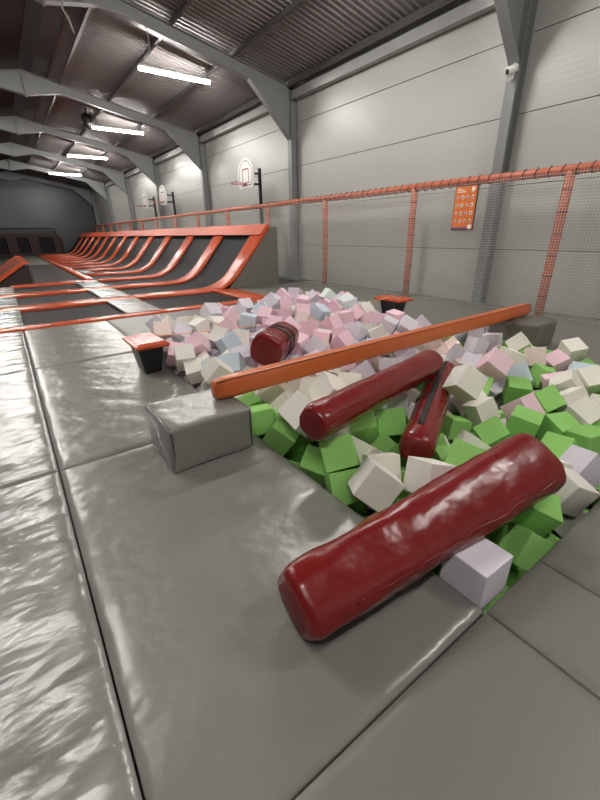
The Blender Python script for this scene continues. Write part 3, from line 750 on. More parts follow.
# ------------------------------------------------------------------ foam cubes
CUBES = [
('L',1.412,0.605,0.058,1.000,0.000,0.000,-0.010,0.210,'lavender grey foam cube at the near edge under the large bolster, the only such one'),
('W',1.470,1.298,0.103,0.654,0.592,0.019,-0.470,0.218,'cream foam cube just left of the strapped bolster, second from left'),
('G',2.203,0.685,-0.050,0.479,0.733,-0.261,-0.406,0.198,'green foam cube at the near edge under the large bolster, fourth from right'),
('G',1.977,0.617,-0.157,-0.547,-0.134,0.458,0.688,0.199,'green foam cube at the near edge under the large bolster, fourth from left'),
('W',2.477,0.639,-0.001,0.334,-0.402,0.742,-0.420,0.210,'cream foam cube at the near edge under the large bolster, the right of two'),
('W',1.747,1.115,0.132,-0.556,0.008,-0.814,0.167,0.210,'cream foam cube right of the strapped bolster, lower group, leftmost'),
('G',1.503,1.651,0.126,-0.865,-0.359,0.269,0.222,0.213,'green foam cube between grey block and strapped bolster, second from right'),
('W',2.869,1.636,0.321,-0.725,-0.518,-0.076,0.447,0.216,'cream foam cube right of the strapped bolster, upper group, second from left'),
('L',2.893,0.693,-0.026,0.759,0.536,-0.344,0.134,0.195,'lavender grey foam cube right of the strapped bolster, lower group, the right of two'),
('G',3.090,1.201,0.034,-0.118,0.078,-0.757,0.638,0.210,'green foam cube right of the strapped bolster, lower group, sixth from right'),
('P',3.734,1.857,0.232,0.903,0.353,-0.175,0.172,0.227,'pink foam cube right of the strapped bolster, upper group, second from left'),
('G',2.829,1.299,-0.025,-0.127,-0.550,0.684,0.462,0.198,'green foam cube right of the strapped bolster, lower group, eighth from left'),
('G',1.453,2.294,0.015,0.241,0.209,-0.418,-0.851,0.210,'green foam cube between the beam and long bolster, rightmost'),
('W',3.121,1.584,0.008,0.038,0.771,-0.253,-0.584,0.196,'cream foam cube right of the strapped bolster, lower group, fourth from right'),
('G',2.194,1.804,0.095,0.119,-0.609,0.478,0.622,0.210,'green foam cube just left of the strapped bolster, fourth from right'),
('G',2.085,1.115,0.097,0.822,-0.017,0.522,0.226,0.210,'green foam cube right of the strapped bolster, lower group, fifth from left'),
('G',3.291,1.008,-0.004,0.659,-0.045,-0.707,-0.251,0.210,'green foam cube right of the strapped bolster, lower group, fourth from right'),
('G',1.441,1.532,-0.041,-0.640,0.063,-0.671,0.371,0.210,'green foam cube between grey block and strapped bolster, rightmost'),
('W',1.786,2.107,0.356,-0.497,0.193,-0.516,-0.671,0.210,'cream foam cube between the beam and long bolster, sixth from right'),
('G',3.218,0.774,0.012,0.103,0.976,-0.185,0.045,0.210,'green foam cube right of the strapped bolster, lower group, second from right'),
('G',1.424,2.587,0.046,0.133,0.001,0.085,0.988,0.206,'green foam cube between the beam and long bolster, second from left'),
('G',2.003,1.921,0.055,-0.727,0.572,-0.064,0.374,0.210,'green foam cube just left of the strapped bolster, second from left'),
('G',1.451,1.870,-0.072,0.559,0.462,0.675,-0.132,0.210,'green foam cube between grey block and strapped bolster, third from right'),
('W',3.655,0.993,0.026,-0.251,-0.647,0.476,0.540,0.208,'cream foam cube right of the strapped bolster, lower group, rightmost'),
('W',1.542,2.142,0.228,0.629,0.385,-0.122,-0.664,0.225,'cream foam cube between the beam and long bolster, fourth from left'),
('G',3.766,1.596,0.036,0.542,0.708,-0.338,-0.300,0.202,'green foam cube right of the strapped bolster, upper group, third from left'),
('G',3.694,1.312,0.037,0.131,0.675,-0.433,-0.582,0.205,'green foam cube right of the strapped bolster, upper group, second from right'),
('G',2.863,1.651,-0.107,-0.156,0.589,-0.230,-0.759,0.181,'green foam cube right of the strapped bolster, lower group, third from left'),
('W',1.711,2.740,0.137,-0.858,-0.346,-0.242,-0.293,0.210,'cream foam cube between the beam and long bolster, third from left'),
('W',4.393,1.227,0.104,-0.159,-0.226,-0.921,-0.276,0.210,'cream foam cube right of the strapped bolster, upper group, second from right'),
('W',5.234,1.709,0.150,0.562,-0.057,-0.763,-0.313,0.210,'cream foam cube right of the strapped bolster, upper group, third from right'),
('W',1.666,1.427,0.058,-0.814,-0.490,0.174,0.259,0.210,'cream foam cube just left of the strapped bolster, fourth from left'),
('W',4.120,1.310,0.089,-0.425,0.877,0.221,0.014,0.210,'cream foam cube right of the strapped bolster, upper group, fifth from right'),
('P',3.333,1.331,0.049,-0.638,-0.274,0.658,0.293,0.208,'pink foam cube right of the strapped bolster, upper group, third from left'),
('G',2.998,0.889,-0.039,-0.635,-0.168,0.295,0.694,0.197,'green foam cube right of the strapped bolster, lower group, third from right'),
('W',1.389,4.198,0.211,0.451,0.884,-0.111,-0.051,0.209,'cream foam cube between the slackline and beam, third from left'),
('P',4.968,1.746,0.034,-0.175,-0.519,0.673,0.496,0.207,'pink foam cube right of the strapped bolster, upper group, rightmost'),
('W',3.899,1.164,0.037,-0.829,-0.456,0.300,0.123,0.206,'cream foam cube right of the strapped bolster, upper group, fourth from right'),
('P',1.648,4.435,0.257,0.375,0.834,0.308,-0.264,0.212,'pink foam cube between the slackline and beam, third from left'),
('W',1.429,4.028,0.080,0.503,0.842,-0.194,-0.005,0.193,'cream foam cube between the slackline and beam, fourth from left'),
('G',1.995,1.654,-0.067,-0.537,-0.186,0.327,0.755,0.216,'green foam cube just left of the strapped bolster, fourth from left'),
('W',1.387,3.289,0.264,0.041,0.352,-0.095,0.930,0.210,'cream foam cube between the slackline and beam, third from right'),
('P2',4.710,1.882,0.126,-0.517,-0.605,0.224,-0.562,0.210,'peach foam cube right of the strapped bolster, upper group, the right of two'),
('B',1.950,4.207,0.272,-0.724,0.022,0.245,0.644,0.210,'pale blue foam cube between the slackline and beam, the left of two'),
('L',4.787,2.663,0.072,-0.102,0.554,-0.126,-0.817,0.206,'lavender grey foam cube right of the strapped bolster, upper group, second from left'),
('B',1.718,3.648,0.185,-0.863,-0.374,0.202,0.275,0.213,'pale blue foam cube between the slackline and beam, the right of two'),
('G',1.624,2.339,-0.197,0.581,0.302,-0.103,-0.748,0.177,'green foam cube between grey block and strapped bolster, second from left'),
('W',5.046,2.222,0.132,-0.819,-0.138,0.465,0.307,0.216,'cream foam cube right of the strapped bolster, upper group, sixth from left'),
('G',4.463,1.655,0.003,-0.582,-0.226,-0.775,0.096,0.210,'green foam cube right of the strapped bolster, upper group, fifth from left'),
('B',4.003,1.714,0.098,0.811,0.306,-0.386,-0.316,0.217,'pale blue foam cube right of the strapped bolster, upper group, the left of two'),
('L',2.546,2.115,0.033,-0.174,0.092,0.540,-0.819,0.210,'lavender grey foam cube just left of the strapped bolster, the right of two'),
('L',1.644,4.997,0.284,0.810,0.364,-0.100,0.449,0.210,'lavender grey foam cube beyond the slackline, left half, second from left'),
('W',1.727,1.689,0.010,-0.719,0.224,-0.242,0.611,0.210,'cream foam cube just left of the strapped bolster, leftmost'),
('B',2.587,4.863,0.346,-0.578,-0.684,-0.350,-0.274,0.210,'pale blue foam cube beyond the slackline, left half, the left of two'),
('W',2.548,1.319,-0.063,0.421,0.062,-0.481,-0.767,0.210,'cream foam cube right of the strapped bolster, lower group, fourth from left'),
('P',3.117,3.433,0.239,0.575,-0.227,-0.722,0.312,0.210,'pink foam cube behind the middle of the orange beam, sixth from right'),
('L',2.643,2.597,0.181,0.245,-0.328,0.352,-0.842,0.210,'lavender grey foam cube between the beam and long bolster, leftmost'),
('W',1.907,5.002,0.331,0.685,0.698,-0.034,0.208,0.210,'cream foam cube beyond the slackline, left half, third from left'),
('L',2.719,3.503,0.233,-0.302,-0.885,0.165,-0.313,0.210,'lavender grey foam cube behind the middle of the orange beam, leftmost'),
('L',2.259,5.395,0.434,0.728,-0.305,-0.283,-0.545,0.210,'lavender grey foam cube beyond the slackline, left half, third from left'),
('L',4.451,3.568,0.221,-0.790,-0.392,-0.092,0.462,0.217,'lavender grey foam cube behind the middle of the orange beam, second from right'),
('P2',1.421,5.106,0.320,-0.726,-0.301,0.217,-0.579,0.210,'peach foam cube beyond the slackline, left half, the only such one'),
('B',3.736,4.666,0.351,-0.612,-0.116,-0.749,-0.226,0.210,'pale blue foam cube beyond the slackline, right half, the left of two'),
('P',3.610,4.237,0.273,-0.744,0.098,0.241,0.615,0.210,'pink foam cube behind the middle of the orange beam, fifth from left'),
('G',1.451,2.815,0.044,0.390,0.542,-0.585,-0.460,0.210,'green foam cube between the beam and long bolster, leftmost'),
('L',5.046,2.588,0.111,-0.474,-0.535,0.376,-0.589,0.210,'lavender grey foam cube right of the strapped bolster, upper group, second from right'),
('P',3.191,4.225,0.275,0.010,-0.107,0.642,-0.759,0.210,'pink foam cube behind the middle of the orange beam, second from left'),
('W',2.250,2.410,0.183,0.883,0.381,-0.036,-0.272,0.216,'cream foam cube between the beam and long bolster, fourth from right'),
('W',1.974,4.469,0.285,-0.150,0.368,-0.546,-0.738,0.210,'cream foam cube beyond the slackline, left half, second from right'),
('L',1.945,3.842,0.179,-0.408,-0.398,0.744,-0.347,0.210,'lavender grey foam cube between the slackline and beam, fourth from left'),
('W',4.402,2.015,0.133,0.165,0.788,-0.221,0.551,0.210,'cream foam cube right of the strapped bolster, upper group, fifth from left'),
('L',3.555,3.688,0.249,-0.390,-0.353,-0.697,0.488,0.210,'lavender grey foam cube behind the middle of the orange beam, third from left'),
('P',4.279,4.073,0.253,0.054,0.550,-0.202,-0.808,0.216,'pink foam cube behind the middle of the orange beam, second from right'),
('L',2.944,2.517,0.158,-0.864,-0.284,0.145,0.390,0.216,'lavender grey foam cube between the beam and long bolster, second from left'),
('L',4.113,2.477,0.106,-0.842,-0.155,0.503,0.113,0.210,'lavender grey foam cube between the beam and long bolster, rightmost'),
('L',4.281,3.755,0.234,-0.242,-0.450,-0.492,-0.705,0.210,'lavender grey foam cube behind the middle of the orange beam, third from right'),
('P',2.691,3.775,0.222,0.473,0.654,-0.457,-0.373,0.210,'pink foam cube behind the middle of the orange beam, leftmost'),
('L',3.859,1.896,-0.068,0.105,0.120,0.847,-0.507,0.210,'lavender grey foam cube right of the strapped bolster, upper group, rightmost'),
('G',2.241,1.291,-0.045,0.306,0.322,-0.652,-0.615,0.193,'green foam cube right of the strapped bolster, lower group, leftmost'),
('M',4.448,4.851,0.391,-0.339,-0.562,0.548,0.519,0.223,'mint white foam cube beyond the slackline, right half, the right of two'),
('L',3.768,2.122,0.141,0.802,0.236,-0.019,-0.549,0.212,'lavender grey foam cube right of the strapped bolster, upper group, leftmost'),
('W',1.921,2.517,0.188,-0.092,0.463,-0.577,0.666,0.210,'cream foam cube between the beam and long bolster, sixth from left'),
('P',2.946,4.999,0.350,0.323,-0.478,-0.125,-0.807,0.210,'pink foam cube beyond the slackline, right half, second from left'),
('P',1.397,4.516,0.172,0.171,0.685,0.565,-0.427,0.210,'pink foam cube between the slackline and beam, leftmost'),
('P',3.984,4.364,0.287,-0.009,0.628,-0.776,0.058,0.210,'pink foam cube behind the middle of the orange beam, fifth from right'),
('L',3.332,5.439,0.448,0.066,0.745,-0.460,-0.479,0.210,'lavender grey foam cube beyond the slackline, right half, leftmost'),
('P2',4.064,2.727,0.111,-0.638,-0.449,0.077,-0.621,0.210,'peach foam cube between the beam and long bolster, the left of two'),
('P',2.760,4.429,0.326,0.553,-0.159,-0.650,-0.496,0.210,'pink foam cube beyond the slackline, right half, third from left'),
('W',3.862,3.551,0.205,0.755,0.522,-0.380,-0.108,0.210,'cream foam cube behind the middle of the orange beam, rightmost'),
('W',2.260,4.509,0.227,-0.380,0.707,0.419,0.425,0.210,'cream foam cube between the slackline and beam, rightmost'),
('L',3.349,2.625,0.200,-0.838,0.117,-0.039,0.532,0.210,'lavender grey foam cube between the beam and long bolster, second from right'),
('P',2.251,4.817,0.311,0.073,-0.588,-0.564,-0.574,0.210,'pink foam cube beyond the slackline, left half, second from left'),
('W',2.810,2.183,0.029,-0.017,-0.841,0.489,0.232,0.210,'cream foam cube just left of the strapped bolster, second from right'),
('W',3.305,1.792,-0.017,0.277,-0.954,0.112,0.028,0.210,'cream foam cube right of the strapped bolster, upper group, leftmost'),
('P2',3.352,4.561,0.304,-0.280,0.588,0.740,-0.164,0.210,'peach foam cube beyond the slackline, right half, the only such one'),
('L',2.979,5.675,0.392,-0.237,0.667,-0.255,0.659,0.210,'lavender grey foam cube beyond the slackline, left half, rightmost'),
('P',3.166,4.856,0.343,0.625,-0.775,0.094,0.001,0.210,'pink foam cube beyond the slackline, right half, fifth from left'),
('P',3.085,3.815,0.221,0.352,-0.217,-0.621,0.665,0.210,'pink foam cube behind the middle of the orange beam, fourth from left'),
('P',4.736,4.045,0.237,-0.731,-0.021,-0.676,-0.097,0.210,'pink foam cube behind the middle of the orange beam, rightmost'),
('P',3.516,4.846,0.351,-0.390,-0.535,0.733,-0.158,0.210,'pink foam cube beyond the slackline, right half, seventh from left'),
('P',2.510,5.300,0.319,0.053,-0.380,0.745,0.545,0.210,'pink foam cube beyond the slackline, left half, rightmost'),
('G',1.504,1.585,-0.313,0.634,0.717,-0.045,-0.286,0.210,'green foam cube just left of the strapped bolster, leftmost'),
('W',1.722,1.948,0.077,0.417,0.824,-0.377,-0.065,0.210,'cream foam cube between grey block and strapped bolster, the right of two'),
('M',4.852,5.810,0.374,-0.611,-0.696,-0.180,0.332,0.210,'mint white foam cube beyond the slackline, right half, the left of two'),
('P',4.302,1.462,0.012,0.878,-0.110,-0.107,-0.453,0.210,'pink foam cube right of the strapped bolster, upper group, second from right'),
('P',3.604,5.395,0.398,0.535,-0.681,-0.257,0.430,0.210,'pink foam cube beyond the slackline, right half, sixth from left'),
('P',4.143,4.827,0.357,-0.115,0.378,-0.833,0.387,0.210,'pink foam cube beyond the slackline, right half, second from right'),
('W',2.250,5.198,0.282,0.028,0.098,-0.180,0.978,0.210,'cream foam cube beyond the slackline, left half, third from right'),
('P',4.231,4.444,0.295,0.732,0.391,0.228,-0.508,0.210,'pink foam cube behind the middle of the orange beam, fourth from right'),
('L',4.920,3.666,0.184,-0.356,0.314,-0.244,-0.846,0.210,'lavender grey foam cube behind the middle of the orange beam, rightmost'),
('B',4.634,1.369,0.055,0.752,0.321,-0.215,-0.534,0.218,'pale blue foam cube right of the strapped bolster, upper group, the right of two'),
('W',4.496,4.453,0.313,-0.608,-0.247,0.314,-0.686,0.210,'cream foam cube behind the middle of the orange beam, second from left'),
('L',4.127,5.886,0.456,0.628,-0.695,-0.074,0.342,0.210,'lavender grey foam cube beyond the slackline, right half, fourth from left'),
('G',1.908,1.359,-0.121,-0.668,0.075,-0.226,-0.705,0.210,'green foam cube just left of the strapped bolster, second from right'),
('P',3.883,5.300,0.406,-0.368,-0.053,-0.069,0.926,0.210,'pink foam cube beyond the slackline, right half, sixth from right'),
('W',2.588,0.643,-0.240,-0.671,-0.576,0.463,-0.064,0.210,'cream foam cube at the near edge under the large bolster, the left of two'),
('W',2.013,2.778,0.144,-0.260,0.072,0.656,0.704,0.210,'cream foam cube between the beam and long bolster, fifth from left'),
('L',1.525,5.607,0.325,-0.337,0.781,0.421,-0.314,0.210,'lavender grey foam cube beyond the slackline, left half, leftmost'),
('G',3.571,1.881,0.018,-0.776,-0.312,0.138,0.531,0.212,'green foam cube right of the strapped bolster, upper group, leftmost'),
('L',4.206,5.442,0.424,0.380,-0.067,-0.903,-0.191,0.210,'lavender grey foam cube beyond the slackline, right half, second from right'),
('G',2.093,0.836,-0.276,0.769,-0.007,-0.416,0.485,0.210,'green foam cube at the near edge under the large bolster, second from left'),
('P2',4.353,2.719,0.096,0.465,0.760,0.120,-0.438,0.210,'peach foam cube between the beam and long bolster, the right of two'),
('W',3.978,3.871,0.186,0.746,0.095,-0.619,0.226,0.210,'cream foam cube behind the middle of the orange beam, second from right'),
('W',1.920,5.501,0.297,0.746,0.095,-0.619,0.226,0.210,'cream foam cube beyond the slackline, left half, second from left'),
('P',3.279,3.660,0.234,-0.785,-0.508,0.210,0.285,0.222,'pink foam cube behind the middle of the orange beam, sixth from left'),
('L',2.747,5.494,0.352,0.551,0.480,0.578,0.364,0.210,'lavender grey foam cube beyond the slackline, left half, second from right'),
('W',1.595,5.343,0.336,-0.321,-0.063,-0.939,0.108,0.210,'cream foam cube beyond the slackline, left half, leftmost'),
('W',1.369,4.789,0.190,0.163,0.018,0.779,0.605,0.210,'cream foam cube between the slackline and beam, leftmost'),
('G',2.075,0.663,-0.457,0.699,-0.061,0.698,-0.143,0.210,'green foam cube at the near edge under the large bolster, third from left'),
('P',3.845,5.880,0.457,-0.356,0.314,-0.244,-0.846,0.210,'pink foam cube beyond the slackline, right half, fourth from left'),
('L',3.391,2.042,-0.079,0.960,0.079,-0.173,-0.206,0.210,'lavender grey foam cube right of the strapped bolster, lower group, the left of two'),
('W',3.080,2.891,0.129,0.346,-0.892,-0.195,0.214,0.210,'cream foam cube between the beam and long bolster, third from right'),
('W',1.634,4.244,0.063,0.325,-0.376,-0.570,-0.655,0.210,'cream foam cube between the slackline and beam, fifth from right'),
('W',3.902,0.904,0.036,-0.146,0.813,0.549,-0.125,0.210,'cream foam cube right of the strapped bolster, upper group, rightmost'),
('P',2.802,4.165,0.322,0.125,0.231,-0.382,-0.886,0.210,'pink foam cube between the slackline and beam, rightmost'),
('B',3.059,5.284,0.370,0.503,0.502,0.071,-0.700,0.210,'pale blue foam cube beyond the slackline, left half, the right of two'),
('L',5.058,2.840,0.131,-0.805,0.322,-0.081,0.492,0.210,'lavender grey foam cube right of the strapped bolster, upper group, third from left'),
('G',2.393,1.516,-0.125,-0.884,-0.236,0.287,0.285,0.210,'green foam cube right of the strapped bolster, lower group, second from left'),
('G',2.335,1.899,-0.049,-0.332,-0.365,-0.770,-0.404,0.210,'green foam cube just left of the strapped bolster, third from right'),
('W',2.721,1.935,-0.096,0.230,-0.019,-0.966,-0.115,0.210,'cream foam cube just left of the strapped bolster, third from right'),
('G',3.025,2.240,0.159,-0.543,-0.647,0.397,0.358,0.210,'green foam cube just left of the strapped bolster, rightmost'),
('W',4.066,1.867,-0.300,0.540,-0.044,-0.366,0.757,0.210,'cream foam cube right of the strapped bolster, upper group, third from left'),
('L',1.827,4.486,0.009,-0.522,0.642,-0.392,-0.402,0.210,'lavender grey foam cube between the slackline and beam, third from left'),
('L',2.352,4.066,0.270,0.210,0.016,0.976,-0.058,0.210,'lavender grey foam cube between the slackline and beam, second from right'),
('W',2.686,0.819,-0.036,-0.726,-0.589,0.100,0.342,0.179,'cream foam cube right of the strapped bolster, lower group, second from right'),
('B',4.919,3.044,0.121,0.649,0.718,-0.251,0.030,0.212,'pale blue foam cube between the beam and long bolster, the only such one'),
('M',1.576,3.857,0.117,0.240,-0.662,-0.558,-0.438,0.210,'mint white foam cube between the slackline and beam, the only such one'),
('W',1.861,4.746,0.179,0.359,0.692,-0.470,-0.414,0.210,'cream foam cube between the slackline and beam, fourth from right'),
('P',2.517,5.553,0.378,-0.088,0.961,-0.022,-0.262,0.210,'pink foam cube beyond the slackline, left half, leftmost'),
('G',2.318,0.610,-0.361,-0.557,-0.695,0.359,-0.280,0.210,'green foam cube at the near edge under the large bolster, third from right'),
('W',1.760,2.991,0.136,-0.138,0.952,-0.215,-0.167,0.210,'cream foam cube between the beam and long bolster, second from left'),
('P2',2.930,3.618,0.167,-0.346,-0.261,0.769,0.470,0.210,'peach foam cube behind the middle of the orange beam, the only such one'),
('G',5.209,1.515,-0.069,0.537,0.780,-0.317,0.044,0.210,'green foam cube right of the strapped bolster, upper group, rightmost'),
('L',2.324,3.469,0.089,0.220,-0.298,-0.779,0.506,0.210,'lavender grey foam cube between the slackline and beam, rightmost'),
('P2',3.978,2.292,0.023,0.649,-0.039,-0.732,-0.206,0.210,'peach foam cube right of the strapped bolster, upper group, the left of two'),
('L',2.753,4.913,0.119,0.161,-0.717,0.677,0.029,0.210,'lavender grey foam cube between the slackline and beam, third from right'),
('L',1.447,4.728,-0.057,-0.355,0.899,0.226,-0.120,0.210,'lavender grey foam cube between the slackline and beam, second from left'),
('P',4.157,5.103,0.345,-0.649,-0.612,0.144,0.428,0.210,'pink foam cube beyond the slackline, right half, fourth from right'),
('P',2.816,2.876,0.187,0.018,0.551,-0.049,-0.833,0.210,'pink foam cube between the beam and long bolster, the only such one'),
('W',3.140,1.406,-0.180,-0.302,0.239,-0.909,0.161,0.210,'cream foam cube right of the strapped bolster, lower group, third from right'),
('P',1.446,4.236,-0.141,-0.015,0.934,-0.062,-0.352,0.210,'pink foam cube between the slackline and beam, second from left'),
('G',1.772,2.445,-0.339,-0.059,0.405,0.889,-0.206,0.210,'green foam cube between grey block and strapped bolster, third from left'),
('W',2.253,2.701,0.118,0.631,0.465,-0.151,0.603,0.210,'cream foam cube between the beam and long bolster, seventh from left'),
('L',3.507,5.675,0.414,-0.029,0.301,-0.473,-0.828,0.210,'lavender grey foam cube beyond the slackline, right half, second from left'),
('G',3.365,1.495,-0.177,-0.715,-0.353,-0.525,0.298,0.210,'green foam cube right of the strapped bolster, lower group, seventh from right'),
('G',1.722,1.574,-0.515,0.483,-0.457,-0.447,0.598,0.210,'green foam cube just left of the strapped bolster, third from left'),
('P',2.868,4.693,0.265,0.436,0.661,-0.250,0.557,0.210,'pink foam cube beyond the slackline, right half, leftmost'),
('G',1.648,2.579,-0.081,0.551,0.821,0.111,-0.097,0.210,'green foam cube between the beam and long bolster, second from right'),
('W',2.403,2.288,0.032,0.623,0.551,0.461,0.310,0.210,'cream foam cube just left of the strapped bolster, third from left'),
('G',3.625,2.186,-0.435,0.518,-0.087,-0.600,0.604,0.210,'green foam cube right of the strapped bolster, lower group, fourth from left'),
('L',3.854,5.009,0.339,0.568,0.451,-0.409,0.554,0.210,'lavender grey foam cube beyond the slackline, right half, third from right'),
('L',3.733,3.852,0.215,-0.871,0.302,-0.078,-0.381,0.210,'lavender grey foam cube behind the middle of the orange beam, fourth from left'),
('W',3.022,1.813,-0.224,0.873,0.182,-0.426,-0.151,0.210,'cream foam cube right of the strapped bolster, lower group, third from left'),
('W',3.268,3.959,0.174,0.072,0.578,-0.806,-0.102,0.210,'cream foam cube behind the middle of the orange beam, leftmost'),
('W',3.831,2.954,0.155,0.360,-0.542,0.698,0.300,0.210,'cream foam cube between the beam and long bolster, rightmost'),
('G',4.945,1.996,0.045,0.570,0.033,-0.110,-0.813,0.210,'green foam cube right of the strapped bolster, upper group, fourth from left'),
('G',1.669,1.240,-0.231,0.455,0.588,-0.629,0.228,0.210,'green foam cube just left of the strapped bolster, fifth from left'),
('W',1.537,4.475,-0.108,0.684,-0.170,-0.634,-0.318,0.210,'cream foam cube between the slackline and beam, second from left'),
('W',1.463,3.544,0.088,-0.886,-0.146,-0.318,0.304,0.210,'cream foam cube between the slackline and beam, sixth from left'),
('G',5.211,2.414,0.006,-0.263,0.754,0.175,0.576,0.210,'green foam cube right of the strapped bolster, upper group, second from left'),
('L',1.783,1.523,-0.218,0.173,0.708,-0.657,0.193,0.210,'lavender grey foam cube just left of the strapped bolster, the left of two'),
('L',4.645,5.253,0.355,0.050,-0.294,0.244,0.923,0.210,'lavender grey foam cube beyond the slackline, right half, rightmost'),
('W',2.014,5.242,0.319,-0.753,-0.148,-0.215,-0.604,0.210,'cream foam cube beyond the slackline, left half, fourth from left'),
('G',3.729,0.750,-0.073,0.129,-0.818,0.209,0.519,0.210,'green foam cube right of the strapped bolster, lower group, rightmost'),
('W',2.664,5.124,0.258,-0.448,0.585,0.067,0.673,0.210,'cream foam cube beyond the slackline, left half, rightmost'),
('W',2.629,1.668,-0.285,-0.454,0.565,-0.274,0.632,0.210,'cream foam cube right of the strapped bolster, lower group, second from left'),
('W',1.806,4.027,0.096,-0.415,0.176,-0.410,0.793,0.210,'cream foam cube between the slackline and beam, second from right'),
('G',3.055,0.715,-0.238,-0.551,-0.272,0.783,-0.097,0.170,'green foam cube at the near edge under the large bolster, rightmost'),
('L',1.457,5.210,-0.041,0.792,0.106,-0.315,-0.512,0.210,'lavender grey foam cube between the slackline and beam, leftmost'),
('W',2.482,2.785,0.055,0.424,0.714,-0.056,-0.554,0.210,'cream foam cube between the beam and long bolster, fifth from right'),
('P',2.513,4.476,0.163,-0.552,0.026,-0.150,-0.820,0.210,'pink foam cube between the slackline and beam, second from right'),
('G',3.947,1.376,-0.148,0.909,-0.064,-0.237,-0.337,0.210,'green foam cube right of the strapped bolster, lower group, fifth from right'),
('P',2.534,3.280,0.130,-0.694,-0.289,-0.175,0.635,0.210,'pink foam cube behind the middle of the orange beam, third from left'),
('L',3.048,3.144,0.189,-0.321,0.180,-0.855,-0.365,0.210,'lavender grey foam cube behind the middle of the orange beam, second from left'),
('W',3.343,5.036,0.310,-0.922,0.122,-0.017,-0.368,0.210,'cream foam cube beyond the slackline, right half, the left of two'),
('P',4.318,4.274,0.139,-0.520,0.784,-0.340,0.016,0.210,'pink foam cube behind the middle of the orange beam, third from right'),
('G',3.304,1.706,-0.307,-0.514,0.692,0.480,-0.160,0.210,'green foam cube right of the strapped bolster, lower group, sixth from left'),
('W',4.230,1.821,-0.009,-0.361,-0.838,0.037,0.407,0.210,'cream foam cube right of the strapped bolster, upper group, fourth from left'),
('P',4.861,2.411,-0.026,-0.006,0.047,-0.946,-0.320,0.210,'pink foam cube right of the strapped bolster, upper group, leftmost'),
('P',5.150,5.610,0.280,-0.971,-0.167,0.165,0.038,0.210,'pink foam cube beyond the slackline, right half, rightmost'),
('L',3.753,5.602,0.327,-0.295,-0.167,0.361,-0.869,0.210,'lavender grey foam cube beyond the slackline, right half, third from left'),
('G',5.217,1.935,-0.041,-0.605,0.152,0.345,-0.701,0.210,'green foam cube right of the strapped bolster, upper group, third from right'),
('W',3.625,2.998,0.031,0.783,0.223,0.549,0.189,0.210,'cream foam cube between the beam and long bolster, second from right'),
('L',3.587,3.487,0.049,0.363,-0.619,0.649,-0.252,0.210,'lavender grey foam cube behind the middle of the orange beam, fourth from right'),
('G',1.586,0.852,-0.353,-0.557,0.334,-0.202,-0.733,0.210,'green foam cube at the near edge under the large bolster, leftmost'),
('G',1.427,2.693,-0.212,0.275,-0.604,0.305,-0.683,0.210,'green foam cube between the beam and long bolster, third from left'),
('B',4.704,5.012,0.331,0.906,-0.044,0.262,0.329,0.210,'pale blue foam cube beyond the slackline, right half, the right of two'),
('B',3.787,3.742,0.013,0.793,0.263,0.471,0.281,0.210,'pale blue foam cube behind the middle of the orange beam, the only such one'),
('W',1.916,2.621,-0.399,0.813,-0.173,0.112,-0.544,0.210,'cream foam cube between grey block and strapped bolster, the left of two'),
('W',1.510,3.074,0.100,-0.787,0.506,0.072,0.345,0.210,'cream foam cube between the beam and long bolster, leftmost'),
('W',4.892,4.869,0.235,0.947,-0.080,0.259,-0.175,0.210,'cream foam cube beyond the slackline, right half, the right of two'),
('P',4.453,5.111,0.305,-0.805,-0.178,-0.565,0.025,0.210,'pink foam cube beyond the slackline, right half, third from right'),
('W',3.012,2.358,-0.093,-0.045,0.084,-0.804,-0.587,0.210,'cream foam cube just left of the strapped bolster, rightmost'),
('W',1.458,3.698,-0.092,0.885,0.292,0.279,-0.231,0.210,'cream foam cube between the slackline and beam, fifth from left'),
('P',4.727,6.029,0.285,0.086,-0.603,-0.709,0.355,0.210,'pink foam cube beyond the slackline, right half, fifth from right'),
('G',4.714,1.765,-0.097,0.859,0.469,-0.030,-0.204,0.210,'green foam cube right of the strapped bolster, upper group, fourth from right'),
('G',1.451,2.161,-0.334,0.072,0.364,-0.514,-0.773,0.210,'green foam cube between grey block and strapped bolster, leftmost'),
('G',3.046,1.561,-0.315,-0.411,0.641,-0.334,0.556,0.210,'green foam cube right of the strapped bolster, lower group, seventh from left'),
('G',2.827,0.631,-0.480,0.263,0.959,-0.078,0.073,0.210,'green foam cube at the near edge under the large bolster, second from right'),
('W',3.590,5.118,0.270,-0.449,-0.776,0.299,0.327,0.210,'half-hidden cream foam cube beyond the slackline, right half, leftmost'),
('L',3.274,3.061,0.197,0.897,0.277,-0.046,-0.341,0.210,'half-hidden lavender grey foam cube behind the middle of the orange beam, rightmost'),
('W',3.729,4.451,0.201,0.160,-0.405,0.752,-0.495,0.210,'half-hidden cream foam cube behind the middle of the orange beam, leftmost'),
('W',1.972,2.295,-0.180,0.124,0.455,-0.879,-0.071,0.210,'half-hidden cream foam cube between grey block and strapped bolster, the only such one'),
('P',3.146,5.511,0.270,-0.079,0.800,0.295,-0.517,0.210,'half-hidden pink foam cube beyond the slackline, left half, the left of two'),
('G',4.631,1.713,-0.346,0.051,0.241,-0.700,-0.670,0.210,'half-hidden green foam cube right of the strapped bolster, upper group, third from right'),
('W',2.614,3.043,-0.010,0.236,-0.377,0.476,-0.759,0.210,'half-hidden cream foam cube between the beam and long bolster, second from left'),
('P',2.132,3.649,0.077,0.100,0.006,0.394,0.914,0.210,'half-hidden pink foam cube between the slackline and beam, rightmost'),
('L',4.978,1.504,-0.080,0.105,-0.438,-0.048,-0.892,0.210,'half-hidden lavender grey foam cube right of the strapped bolster, upper group, rightmost'),
('W',3.965,4.649,0.175,0.565,0.350,-0.139,0.734,0.210,'half-hidden cream foam cube behind the middle of the orange beam, second from left'),
